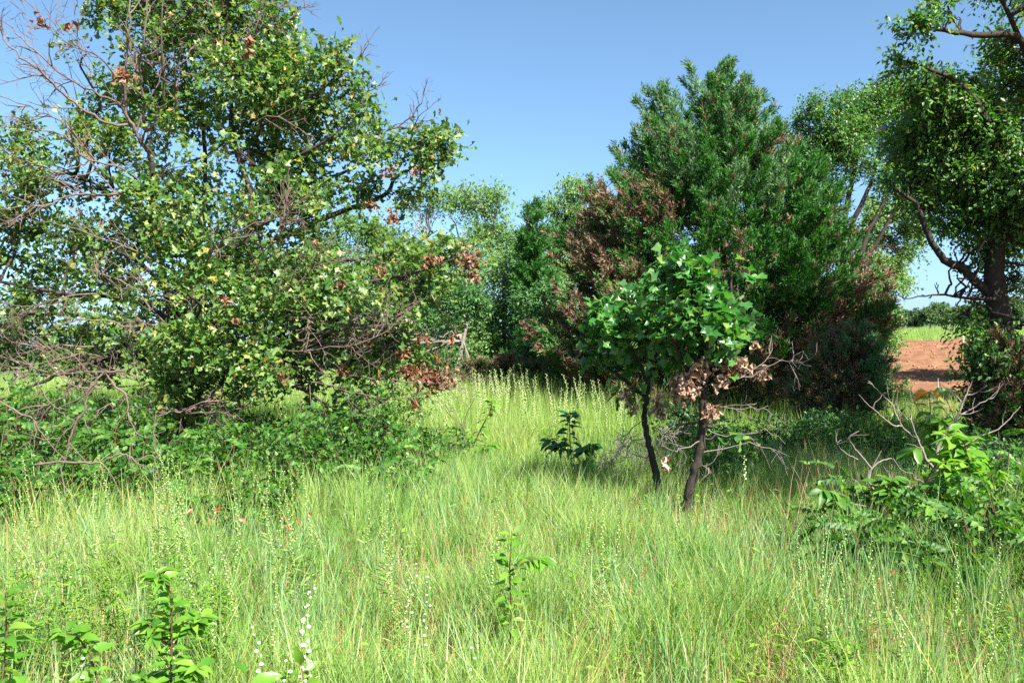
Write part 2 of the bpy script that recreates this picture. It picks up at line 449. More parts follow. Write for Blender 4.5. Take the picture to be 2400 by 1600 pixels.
def clumps(c, r, n, g, gap=-.25, ns=3.0, hollow=.35):
    area = (r[:, 0] * r[:, 2] + r[:, 0] * r[:, 1] + r[:, 1] * r[:, 2]); k = g.choice(len(c), int(n * 1.8), p=area / area.sum())
    u = nrm(g.normal(0, 1, (len(k), 3))); t = g.uniform(hollow ** 3, 1, len(k)) ** (1 / 3)
    p = c[k] + u * r[k] * t[:, None]
    keep = vnoise(p, ns, g.uniform(0, 6)) > gap
    p, u, k = p[keep][:n], u[keep][:n], k[keep][:n]
    return p, nrm(u / r[k]), k

def leaf_clumps(p, o, per, L, spread, g, up=.7, droop=0., out=.6):
    """leaves strung along an outward-growing twig at each point"""
    m = len(p)
    t = nrm(o * out + A([0, 0, .25 - droop]) + g.normal(0, .42, (m, 3)))
    u = (np.arange(per)[None] + g.uniform(0, 1, (m, per))) / per; side = nrm(g.normal(0, 1, (m, per, 3)))
    Lm = L * g.uniform(.6, 1.3, (m, 1)); bow = A([0, 0, -1.]) * (.25 * L) * (u ** 2)[..., None]
    pos = p[:, None] + t[:, None] * ((u - .45) * Lm)[..., None] + bow + side * (spread * (1.15 - u) * g.uniform(.15, 1, (m, per)))[..., None]
    d = nrm(t[:, None] * .7 + side * .8 - A([0, 0, droop + .1])); nn = A([0, 0, up]) + o[:, None] * .5 + g.normal(0, .42, (m, per, 3))
    return pos.reshape(-1, 3), d.reshape(-1, 3), nn.reshape(-1, 3), t

def leaf_out(th, templates, mat, pos, d, n, size, g, name='leaf', singles=0, buf_name='crown', jit=.3, single_T=None):
    R = frames(d, n); sc = size * g.uniform(1 - jit, 1 + jit, len(pos))
    idx = np.arange(len(pos))
    if singles:
        px = pos[:, 0] / pos[:, 1] * FPX + 1200; py = HOR - (pos[:, 2] - EYE) / pos[:, 1] * FPX
        vis = (px > 5) & (px < 2395) & (py > 5) & (py < 1595)
        key = np.where(vis, pos[:, 1] - .1 * g.uniform(0, 1, len(pos)), 1e9)
        near = np.argsort(key)[:singles]
        ms = [T_mesh(name, T, mat) for T in (single_T or templates)]
        th.pieces(name, ms, pos[near], R[near], sc[near])
        rest = np.setdiff1d(idx, near)
    else: rest = idx
    b = Buf()
    for i, T in enumerate(templates):
        k = rest[i::len(templates)]
        if len(k): scatter(b, T, pos[k], R[k], sc[k])
    return th.part(buf_name, b, mat, 'stuff') if not b.empty() else None

def connect(th, nodes, c, r, p, k, mat, g, per_lobe=10, r0=.03, name='branch', tr=.006):
    """one branch with its twigs from the nearest limb to each lobe of leaves"""
    N = np.concatenate(nodes)
    for i in range(len(c)):
        dist = np.linalg.norm(N - c[i], axis=1) + .6 * np.maximum(N[:, 2] - c[i][2], 0); a = N[np.argmin(dist)]
        L = np.linalg.norm(c[i] - a)
        b = Buf(); br = wander(a, c[i] + A([0, 0, r[i][2] * .2]), 7, .07, g)
        rr = min(r0, .010 + .012 * L); tube(b, spline(br, 2), [rr, rr * .45], 5)
        q = p[k == i][:per_lobe]
        if len(q):
            s = br[g.integers(2, 7, len(q))]; mid = (s + q) * .5 + g.normal(0, .06, q.shape) * np.linalg.norm(q - s, axis=1, keepdims=True)
            twigs(b, s, mid, np.full(len(q), tr), np.full(len(q), tr * .7)); twigs(b, mid, q, np.full(len(q), tr * .7), np.full(len(q), tr * .3))
        th.part(name, b, mat)

def dead_branch(th, pts, r, g, kids=1.0, mat=None, name='dead_branch', depth=2, jag=.02, label=None, curl=.4, buf=None):
    """a bare crooked branch with forking twigs"""
    b = buf or Buf()
    def grow(pl, r0, lvl):
        k = len(pl); tube(b, pl, np.linspace(r0, max(r0 * .35, .0022), k), 5 if r0 > .012 else 4 if r0 > .005 else 3)
        if lvl <= 0: return
        seg = np.linalg.norm(np.diff(pl, axis=0), axis=1); L = seg.sum()
        n = int(round(kids * (2 + L * (3.2 if lvl == depth else 5)) * g.uniform(.7, 1.2)))
        for j in range(n):
            u = g.uniform(.18, .97); i = min(int(u * (k - 1)), k - 2); s = pl[i] + (pl[i + 1] - pl[i]) * g.uniform()
            t = nrm(pl[min(i + 2, k - 1)] - pl[i]); side = nrm(np.cross(t, g.normal(0, 1, 3)))
            l2 = L * g.uniform(.16, .42) * (1.05 - .6 * u) + .08
            d = nrm(t * .75 + side * g.uniform(.5, 1.0)); q = [s]; m = 5
            for w in range(m):
                d = nrm(d + g.normal(0, .2, 3) + A([0, 0, curl * .12])); q.append(q[-1] + d * l2 / m)
            grow(A(q), r0 * (.55 - .2 * u) + .0012, lvl - 1)
    pl = spline(pts, 4); pl[1:-1] += g.normal(0, jag, pl[1:-1].shape)
    grow(pl, r, depth)
    if buf is None: th.part(name, b, mat or M['dead_wood'], None, label)
    return pl

def limb(th, pts, r, mat, name='limb', n=8, k=5):
    b = Buf(); pl = spline(pts, k); pl[1:-1] += rng.normal(0, .008 + .05 * r[0], pl[1:-1].shape) * .5
    rr = np.interp(np.linspace(0, 1, len(pl)), np.linspace(0, 1, len(r)), r)
    tube(b, pl, rr, n); th.part(name, b, mat, smooth=True); return pl

def PL(pts, d):
    return A([P(p[0], p[1], d + (p[2] if len(p) > 2 else 0)) for p in pts])

def dead_leaf_cluster(th, centre, rx, rz, n, g, size=.10, label=None, name='dead_leaf_cluster', mat='dead'):
    b = Buf(); c = A(centre)
    pos = c + nrm(g.normal(0, 1, (n, 3))) * g.uniform(.2, 1, (n, 1)) * A([rx, (rx + rz) * .5, rz])
    d = nrm(g.normal(0, .6, (n, 3)) + A([0, 0, -.8])); nn = g.normal(0, 1, (n, 3))
    R = frames(d, nn); sc = size * g.uniform(.7, 1.2, n)
    T = [ovate_T(.34, 1.1, .5), oak_T(.9, .5), oak_T(1.3, -.3)]
    for i in range(3): scatter(b, T[i], pos[i::3], R[i::3], sc[i::3])
    tw = c + g.normal(0, .25, (n, 3)) * A([rx, rx, rz])
    k = slice(0, max(3, n // 3)); twigs(b, tw[k], pos[k], np.full(len(tw[k]), .004), np.full(len(tw[k]), .002))
    th.part(name, b, M[mat], 'stuff', label)

# ------------------------------------------------------------------ A: the big half-dead oak
def big_oak():
    g = np.random.default_rng(21); D = 13.0
    base = G(430, D); th = Thing('oak_tree', 'large half-dead oak with bare reddish branches among green lobed leaves', 'tree', base)
    mt = M['bark_oak']; nodes = []
    def L(pts, r, d=D, n=8): nodes.append(limb(th, PL(pts, d), [q * .62 for q in r], mt, n=n)); return nodes[-1]
    b = Buf(); tr = spline(A([base - [0, 0, .1], P(425, 1030, D), P(432, 930, D), P(418, 800, D), P(420, 690, D + .1)]), 6)
    tube(b, tr, [.21, .16, .145, .13, .11], 12); th.part('trunk', b, mt, smooth=True); nodes.append(tr)
    L([(418, 800), (390, 690, -.2), (372, 560, -.4), (357, 440, -.6), (355, 379, -.7)], [.10, .08, .07, .06])
    L([(420, 720), (480, 640, .1), (540, 590, .2), (577, 560, .2), (582, 500, .2), (592, 475, .2), (572, 406, .2), (554, 355, .2), (541, 300, .2), (541, 240, .1), (534, 150, .1), (530, -60, 0)], [.11, .1, .095, .08, .065, .05, .03])
    L([(592, 478, .2), (613, 430, .1), (682, 375, 0), (760, 330, -.2), (830, 270, -.3)], [.06, .05, .04, .02])
    L([(580, 545, .2), (613, 523, .3), (671, 482, .5), (740, 427, .7), (800, 406, .8), (900, 350, .8)], [.08, .07, .055, .02])
    L([(547, 313, .2), (599, 300, .1), (682, 255, -.1), (740, 217, -.3), (800, 165, -.4)], [.04, .034, .026, .014])
    L([(541, 322, .2), (480, 365, .2), (430, 382, 0)], [.035, .03, .025])
    L([(440, 640, .1), (520, 600, .6), (650, 560, 1.2), (800, 496, 1.6), (869, 472, 1.5), (907, 451, 1.4), (924, 420, 1.4), (948, 403, 1.3), (985, 392, 1.2), (1040, 380, 1.1)], [.09, .075, .06, .04, .018])
    L([(425, 790), (500, 740, -.3), (600, 710, -.8), (706, 690, -1.3), (800, 669, -1.6), (852, 662, -1.6), (914, 651, -1.7), (989, 634, -1.8), (1060, 608, -1.8)], [.085, .06, .05, .035, .012])
    L([(425, 700), (560, 650, .5), (700, 625, .9), (800, 610, 1.0), (903, 603, 1.0), (965, 579, 1.0), (1025, 540, .9)], [.07, .05, .035, .012])
    L([(430, 880), (500, 850, -.3), (585, 858, -.8), (654, 886, -1.2), (723, 920, -1.6), (770, 955, -1.8)], [.09, .075, .06, .04, .02])
    L([(430, 860), (568, 855, -.5), (620, 844, -.7), (689, 851, -1), (800, 858, -1.2), (876, 836, -1.3), (938, 820, -1.4), (1006, 785, -1.5), (1086, 762, -1.5)], [.075, .05, .035, .02, .008])
    L([(428, 900), (350, 850, -.5), (281, 830, -1), (179, 864, -1.5), (102, 892, -1.7), (43, 922, -1.8), (-80, 960, -1.9)], [.08, .06, .045, .03, .015])
    L([(425, 870), (330, 800, .6), (200, 740, 1.2), (60, 735, 1.6), (-150, 700, 2)], [.075, .055, .04, .02])
    L([(420, 760), (300, 700, .2), (150, 690, .2), (0, 660, .3), (-180, 640, .3)], [.075, .055, .04, .02])
    L([(400, 680), (300, 600, 1.3), (160, 560, 2), (0, 520, 2.4)], [.06, .045, .03, .015])
    L([(372, 560, -.4), (300, 480, .6), (200, 420, 1.2), (60, 360, 1.6)], [.05, .035, .025, .012])
    L([(420, 690, .1), (460, 560, 1.2), (480, 420, 1.8), (470, 250, 2), (440, 60, 2), (430, -150, 1.9)], [.085, .07, .055, .04, .02])
    L([(430, 820), (450, 760, -1.2), (470, 720, -2.2), (440, 690, -2.8)], [.07, .05, .035, .015])
    # lobes of live leaves
    rows = [(300, 50, 95, 100, .4), (440, 20, 120, 90, 1.5), (470, 90, 110, 90, .6), (590, 60, 100, 90, .2), (560, 170, 110, 80, -.4), (690, 180, 100, 80, 0), (660, 90, 55, 60, .6), (790, 145, 55, 55, -.3), (760, 120, 40, 40, .2), (620, 265, 120, 80, .6), (760, 280, 95, 75, .2), (850, 245, 42, 50, -.2),
            (200, 140, 55, 70, .5), (190, 240, 65, 60, .8), (330, 190, 90, 70, .9), (230, 330, 80, 70, .4), (340, 300, 80, 60, -.5), (455, 260, 90, 90, 1.2),
            (390, 400, 75, 75, -1.1), (430, 480, 70, 60, -1.3), (330, 470, 70, 60, -.9), (300, 380, 80, 60, 1.), (200, 430, 80, 50, 1.2), (50, 330, 65, 55, 1.), (10, 410, 70, 60, .6), (105, 430, 80, 50, .4), (640, 370, 90, 50, .9), (720, 390, 100, 60, .4), (830, 370, 85, 50, .6), (900, 335, 65, 42, .8), (985, 345, 62, 48, 1.), (1050, 362, 45, 46, .9), (1030, 315, 35, 34, 1.), (1020, 420, 55, 36, 1.), (850, 440, 60, 32, 1.2), (700, 470, 75, 50, .9), (960, 460, 35, 20, 1.2),
            (60, 520, 75, 42, .8), (180, 545, 95, 55, .3), (300, 560, 90, 60, -.6), (420, 580, 90, 60, -1), (520, 600, 80, 50, -.3), (620, 590, 85, 45, .6), (730, 540, 70, 55, .3), (20, 600, 70, 30, 1.2), (110, 640, 90, 38, 1.2),
            (90, 700, 90, 36, .4), (240, 660, 90, 50, -.2), (370, 680, 105, 60, -1.2), (500, 680, 105, 70, -1.2), (610, 690, 95, 55, -.8), (720, 650, 95, 48, -.2), (830, 640, 85, 42, -.6), (920, 600, 80, 38, -1), (1020, 600, 70, 40, -1.6), (1080, 590, 45, 38, -1.6), (960, 660, 70, 28, -1.6),
            (210, 770, 80, 36, -.8), (300, 780, 70, 45, -1.4), (410, 800, 100, 55, -1.8), (540, 790, 110, 60, -1.5), (660, 770, 100, 55, -.9), (770, 740, 85, 55, -.2), (860, 780, 70, 40, -.3), (930, 720, 60, 42, -.3),
            (60, 780, 80, 34, 1.2), (150, 800, 80, 30, .8), (20, 830, 60, 22, 1.4), (-60, 790, 80, 40, 1.4), (210, 830, 70, 26, .4), (330, 850, 85, 38, -.6), (430, 870, 90, 42, -1.2), (540, 860, 90, 38, .2), (700, 830, 90, 40, .6), (820, 850, 70, 34, .2), (480, 940, 70, 30, -1.), (560, 920, 50, 26, -.4), (700, 890, 60, 22, .4), (620, 820, 110, 50, -1.4), (760, 800, 90, 45, -1), (860, 830, 80, 36, -.8), (940, 780, 70, 36, -.9), (640, 700, 110, 50, -1.5), (780, 680, 100, 45, -1.2), (560, 500, 70, 45, .8), (640, 440, 70, 40, .9), (600, 640, 90, 45, 1.4), (250, 870, 80, 30, -.8), (160, 840, 70, 26, -1), (390, 900, 70, 30, -1.6), (640, 860, 90, 34, -1.9), (760, 870, 80, 30, -1.6), (880, 870, 60, 26, -1.4), (560, 940, 50, 22, -1.4), (960, 830, 60, 26, -1.3), (590, 500, 60, 40, -1), (530, 340, 46, 40, -.9), (640, 400, 60, 40, -.7), (740, 460, 70, 40, -.4), (840, 330, 60, 40, -.4), (700, 600, 80, 40, -1.2), (860, 550, 60, 30, .8), (830, 690, 80, 36, -2), (900, 740, 70, 34, -1.8), (1000, 680, 60, 28, -1.6),
            (-60, 480, 80, 80, .5), (-90, 620, 90, 60, .5), (-120, 350, 80, 80, .8), (-100, 740, 90, 50, .5), (400, -90, 130, 80, 1), (560, -80, 120, 80, .3), (280, -60, 90, 70, .3),
            (300, 560, 130, 90, 2.4), (500, 480, 120, 90, 2.6), (620, 200, 120, 90, 2.4), (420, 760, 150, 70, 2.4), (650, 680, 130, 70, 2.6), (300, 250, 110, 100, 2.4)]
    c, r = lobe_list(rows, D); p, o, k = clumps(c, r, 6300, g, -.36, 3.2, .2)
    pos, d, n, t = leaf_clumps(p, o, 8, .46, .09, g, .75)
    connect(th, nodes, c, r, p, k, mt, g, 16, .028)
    leaf_out(th, OAKS, M['oak'], pos, d, n, .104, g, 'leaf', 300, jit=.4)
    # bare branches traced off the photograph, on the near side of the crown
    def DB(pts, r, d=11.6, kids=1., depth=2, label=None, jag=.012): dead_branch(th, PL(pts, d), r, g, kids, None, 'dead_branch', depth, jag, label)
    up = [([(355, 379, .8), (331, 337, .6), (310, 293, .5), (293, 248, .4), (296, 138, .2), (300, 52), (296, -60)], .034),
          ([(337, 303, .8), (334, 220, .5), (324, 158, .3), (334, 103), (346, -40)], .026), ([(382, 224, 1.2), (379, 114, .8), (379, -50, .5)], .022),
          ([(386, 348, .8), (396, 306, .6), (413, 220, .4), (410, 172), (460, 100)], .024),
          ([(289, 248, .4), (213, 210), (148, 179, -.2), (79, 117, -.3), (27, 65, -.3), (-10, 40, -.3)], .020),
          ([(300, 290, .5), (244, 286, .2), (186, 251), (131, 207, -.2), (83, 162, -.4), (34, 120, -.5), (3, 90, -.5), (0, 30, -.5)], .026),
          ([(300, 215, .4), (248, 151), (196, 114, -.2), (155, 100, -.3), (114, 65, -.4), (70, 5, -.4)], .016),
          ([(190, 260), (138, 196, .2), (100, 178, .3), (60, 40, .4), (40, -30, .4)], .013), ([(148, 80), (131, 45), (134, -30)], .010), ([(215, 200), (180, 90), (165, -20)], .012),
          ([(334, 451, .5), (303, 444, .2), (286, 451), (213, 455, -.1), (148, 461, -.2), (114, 479, -.3), (55, 482, -.4), (-20, 498, -.4)], .026),
          ([(320, 420, .5), (283, 392, .2), (207, 375), (172, 341, -.1), (152, 320, -.2), (75, 302, -.3), (-20, 290, -.4)], .020),
          ([(207, 375), (179, 393), (131, 403, .2), (69, 423, .4), (-20, 447, .5)], .014), ([(150, 405), (69, 382), (0, 348), (-40, 320)], .016),
          ([(320, 500), (250, 430, .3), (160, 300, .2), (90, 260), (0, 225), (-30, 215)], .016),
          ([(541, 240, 1.2), (530, 120, .9), (500, 20, .9), (490, -50, .9)], .02), ([(565, 300, 1.2), (566, 200, .8), (572, 130, .6), (600, 60, .5), (640, -30, .4)], .022),
          ([(640, 80, 1.), (650, 30, .8), (690, -10, .7)], .014), ([(600, 140, 1), (655, 60, .8), (700, 25, .7), (725, 10, .7)], .012),
          ([(760, 205, 1.2), (815, 165, 1), (850, 115, .9), (890, 60, .9)], .014), ([(800, 260, 1.2), (860, 215, 1), (905, 190, .9)], .012), ([(860, 330, 1.8), (950, 285, 1.6), (985, 240, 1.5), (995, 205, 1.5)], .016), ([(960, 310, 1.8), (985, 270, 1.6), (1030, 232, 1.5)], .012),
          ([(590, 290, .8), (640, 270, .6), (700, 300, .4), (740, 330, .3)], .012)]
    for pts, r_ in up: DB(pts, r_ * .85, 11.9, .95)
    mid = [([(420, 770, .8), (406, 765), (344, 760, -.3), (306, 765, -.4), (248, 753, -.5), (150, 745, -.5)], .024), ([(300, 810, .4), (162, 810, -.2), (100, 812, -.2), (45, 803, -.3), (-30, 770, -.3)], .022),
           ([(450, 700, .8), (380, 695, 0), (300, 665, -.3), (230, 640, -.3), (120, 600, -.3)], .018), ([(470, 640, .6), (520, 560, -.4), (620, 520, -.5), (700, 510, -.5)], .016),
           ([(560, 640, .6), (650, 560, -.4), (680, 500, -.6), (720, 460, -.6)], .016), ([(540, 760, .4), (640, 690, -.5), (700, 660, -.7), (790, 600, -.8)], .018), ([(420, 640, .4), (300, 580, -.2), (180, 540, -.4), (60, 510, -.5)], .016),
           ([(300, 700, .2), (180, 690, -.3), (60, 720, -.4), (-20, 700, -.4)], .016), ([(640, 760, .4), (720, 745, -.3), (790, 765, -.6), (850, 740, -.6), (920, 690, -.6)], .020),
           ([(700, 790, .2), (800, 770, -.4), (900, 760, -.6), (990, 700, -.6)], .018), ([(690, 800, .2), (800, 800, -.5), (880, 770, -.8), (980, 750, -.9)], .018), ([(600, 830, .2), (740, 820, -.6), (860, 800, -.9), (950, 740, -.9)], .018), ([(720, 850, .2), (820, 880, -.4), (930, 890, -.5), (1030, 900, -.5), (1060, 880, -.5)], .016), ([(640, 870), (760, 900, -.4), (880, 930, -.5), (1040, 925, -.5)], .012),
           ([(430, 900, .4), (330, 890, -.2), (230, 870, -.5), (120, 880, -.6), (20, 870, -.6)], .018), ([(400, 880, .4), (300, 905, -.2), (190, 890, -.4), (80, 860, -.5), (-20, 830, -.5)], .018), ([(350, 870, .4), (230, 830, -.2), (110, 850, -.4), (0, 880, -.5)], .016)]
    for pts, r_ in mid: DB(pts, r_ * .75, 11.6, 1.15)
    tangle = A([423, 966])
    for i in range(14):
        a = g.uniform(-.5, .5) + (0 if i % 2 else math.pi); L_ = g.uniform(70, 190)
        DB([(423, 966, g.uniform(-.1, .1)), (423 + .5 * L_ * math.cos(a), 966 - .4 * L_ * abs(math.sin(a)) + 5, g.uniform(-.3, .2)), (423 + L_ * math.cos(a), 966 + g.uniform(-20, 45), g.uniform(-.6, .3))], .011, 11.4, .9)
    DB([(430, 900, .8), (425, 940, .3), (423, 966, 0)], .03, 11.4, .3)
    def Q(*pts): return [(x / 3.92, 800 + y / 3.92) for x, y in pts]
    low = [(Q((1150, 270), (970, 280), (870, 380), (800, 470), (790, 630), (700, 740), (660, 850), (610, 1070), (570, 1120), (570, 1200), (600, 1350), (590, 1470), (550, 1560)), .017),
           (Q((970, 285), (1040, 390), (1160, 500), (1170, 640), (1220, 770), (1250, 870), (1200, 960), (1190, 1040)), .015),
           (Q((700, 745), (600, 830), (530, 930), (500, 1030), (450, 1150), (320, 1280), (330, 1560)), .011),
           (Q((680, 320), (630, 420), (560, 520), (470, 570), (370, 620), (200, 680), (110, 770), (30, 900)), .014),
           (Q((380, 430), (470, 560), (580, 670), (690, 735)), .011), (Q((470, 590), (350, 750), (290, 880), (270, 960)), .010),
           (Q((-60, 520), (190, 660), (310, 710), (350, 790), (430, 900), (600, 1080), (640, 1110)), .012),
           (Q((330, 1130), (630, 1105), (900, 1115), (1000, 1070), (1110, 1030), (1200, 1060), (1260, 1090), (1400, 1050), (1440, 1150), (1470, 1330)), .016),
           (Q((1430, 680), (1410, 790), (1430, 920), (1420, 1040)), .010), (Q((1440, 1080), (1520, 980), (1620, 860)), .009), (Q((1170, 640), (1100, 730), (1040, 830)), .009), (Q((500, 600), (495, 700), (490, 830)), .008), (Q((350, 380), (370, 480), (340, 680)), .008), (Q((770, 700), (800, 790), (850, 850)), .008)]
    for pts, r_ in low: DB(pts, r_ * .72, 7.9, .5, 1, 'pinkish-grey bare branch drooping in front of the sumac thicket', .005)
    # brown withered leaves still hanging on
    for px, py, rx, rz, n_, dd in [(1013, 885, 62, 34, 130, 11.2), (960, 870, 35, 20, 35, 11.2), (1096, 610, 36, 34, 60, 11.0), (1010, 605, 24, 18, 28, 11.0), (1110, 645, 18, 12, 14, 11), (920, 507, 17, 17, 26, 13.2), (945, 824, 18, 14, 18, 11), (862, 800, 10, 12, 9, 11), (990, 790, 20, 12, 12, 11), (1060, 790, 16, 14, 10, 11), (905, 400, 16, 22, 14, 13), (870, 480, 22, 14, 14, 13), (975, 395, 14, 10, 8, 13), (660, 885, 14, 18, 10, 11), (800, 865, 10, 14, 8, 11), (975, 945, 9, 10, 6, 11), (890, 630, 22, 12, 10, 11), (800, 660, 16, 10, 8, 11), (550, 750, 9, 7, 5, 10.8), (740, 570, 14, 10, 10, 12), (530, 700, 14, 12, 8, 10.8)]:
        dead_leaf_cluster(th, P(px, py, dd), rx * 1.1 * dd / FPX, rz * 1.1 * dd / FPX, int(n_ * 1.5), g, .068)
    for px, py, rx, rz, n_ in [(93, 48, 15, 28, 12), (162, 52, 12, 9, 7), (286, 172, 28, 24, 26), (582, 92, 18, 20, 10), (590, 118, 16, 10, 7)]:
        dead_leaf_cluster(th, P(px, py, 10.8), rx * 10.8 / FPX, rz * 10.8 / FPX, n_, g, .095, 'pale brown withered leaves hanging in the bare treetop')
big_oak()

# ------------------------------------------------------------------ B: pair of oak saplings
def sapling(label, D, stem, r0, rows, ncl, dead, singles, forks, seed):
    g = np.random.default_rng(seed); base = G(stem[0][0], D)
    th = Thing('oak_sapling', label, 'young tree', base, 'young oaks in the clearing')
    nodes = []
    pts = A([base - [0, 0, .05]] + [P(x, y, D + (q[0] if q else 0)) for x, y, *q in stem[1:]])
    b = Buf(); pl = spline(pts, 6); pl[2:-1] += g.normal(0, .006, pl[2:-1].shape)
    tube(b, pl, np.linspace(r0, r0 * .35, len(pl)), 9); th.part('trunk', b, M['bark_dark'], smooth=True); nodes.append(pl[len(pl) // 3:])
    for f in forks: nodes.append(limb(th, PL(f, D), [r0 * .5, r0 * .2], M['bark_dark'], n=6))
    c, r = lobe_list(rows, D); r = r * .88; p, o, k = clumps(c, r, ncl, g, -.2, 6, .2)
    pos, d, n, t = leaf_clumps(p, o, 6, .24, .06, g, .8)
    connect(th, nodes, c, r, p, k, M['bark_dark'], g, 10, .012, 'branch', .0035)
    leaf_out(th, OAKS, M['oak_young'], pos, d, n, .138, g, 'leaf', singles)
    for px, py, rx, rz, n_ in dead:
        dead_leaf_cluster(th, P(px, py, D - .1), rx * D / FPX, rz * D / FPX, int(n_ * 1.7), g, .066, mat='dead_tan')
    return th, g
th, g = sapling('left of two young oaks, dense glossy crown on a thin curved trunk', 9.4,
    [(1548, 1160), (1542, 1129), (1530, 1078), (1514, 1007), (1510, 967), (1518, 916), (1525, 840), (1530, 760)], .045,
    [(1465, 715, 70, 42), (1410, 735, 30, 30), (1540, 690, 75, 50, .1), (1470, 780, 75, 50), (1395, 815, 32, 32), (1420, 870, 48, 30), (1500, 850, 70, 45, .1), (1560, 770, 70, 60), (1490, 900, 40, 25), (1440, 760, 50, 40, -.3), (1530, 810, 60, 50, -.3), (1470, 820, 60, 45, .5), (1530, 740, 60, 50, .5)], 170,
    [(1545, 955, 26, 30, 26), (1462, 920, 14, 24, 12), (1480, 950, 16, 20, 10)], 300, [[(1520, 900), (1480, 820, -.1), (1420, 760, -.2)], [(1515, 930), (1450, 880, .1), (1410, 850, .1)], [(1525, 850), (1570, 780, .2), (1600, 720, .2)]], 31)
for pts in ([(1512, 985), (1470, 1010, -.2), (1420, 1030, -.3)], [(1520, 1020), (1460, 1050, -.1), (1400, 1075, -.2)], [(1525, 1060), (1470, 1070), (1430, 1090)], [(1530, 1000), (1580, 1030, .3), (1600, 1060, .3)]):
    dead_branch(th, PL(pts, 9.4), .006, g, 1.2, M['dead_grey'], depth=2)
th, g = sapling('right of two young oaks, leaning trunk with curled brown dead leaves below its crown', 8.7,
    [(1603, 1225), (1611, 1175), (1625, 1110), (1640, 1054), (1648, 987), (1648, 928), (1660, 850), (1670, 790), (1660, 720), (1630, 650)], .055,
    [(1590, 610, 34, 30), (1625, 640, 45, 40), (1715, 650, 40, 40), (1690, 700, 70, 50), (1620, 700, 75, 50), (1735, 760, 50, 40), (1660, 770, 80, 50, .1), (1590, 770, 60, 60), (1720, 740, 55, 40), (1610, 830, 50, 40, .2), (1700, 830, 40, 40), (1560, 655, 40, 30), (1650, 650, 50, 40), (1650, 740, 70, 60, -.3), (1690, 790, 50, 45, -.2), (1650, 720, 60, 50, .5), (1700, 1000, 28, 26), (1690, 1020, 28, 20, .2)], 210,
    [(1605, 905, 44, 42, 95), (1640, 860, 36, 30, 50), (1730, 855, 45, 26, 60), (1775, 870, 30, 22, 34), (1690, 890, 30, 26, 24), (1770, 805, 12, 12, 8), (1665, 960, 22, 32, 22), (1660, 800, 14, 16, 10), (1558, 1078, 12, 16, 8)], 300,
    [[(1655, 880), (1700, 810, .1), (1720, 740, .1)], [(1650, 920), (1600, 850, -.1), (1570, 780, -.2)], [(1660, 870), (1740, 870, -.1), (1800, 860, -.2)], [(1670, 790), (1710, 700, 0), (1716, 650, 0)]], 32)
for pts in ([(1655, 930), (1740, 880, -.2), (1830, 850, -.3), (1880, 845, -.3)], [(1648, 1000), (1700, 1025, -.2), (1790, 1010, -.3), (1840, 1040, -.3)], [(1645, 1030), (1580, 1050, -.2), (1550, 1045, -.3)], [(1630, 1085), (1660, 1105, -.2), (1640, 1130, -.3)], [(1650, 950), (1720, 960, -.1), (1800, 950, -.2)], [(1640, 1060), (1760, 1040, -.1), (1850, 1070, -.2)], [(1645, 980), (1600, 1000, .2), (1570, 1000, .3)]):
    dead_branch(th, PL(pts, 8.7), .006, g, .8, M['dead_grey'], depth=2)

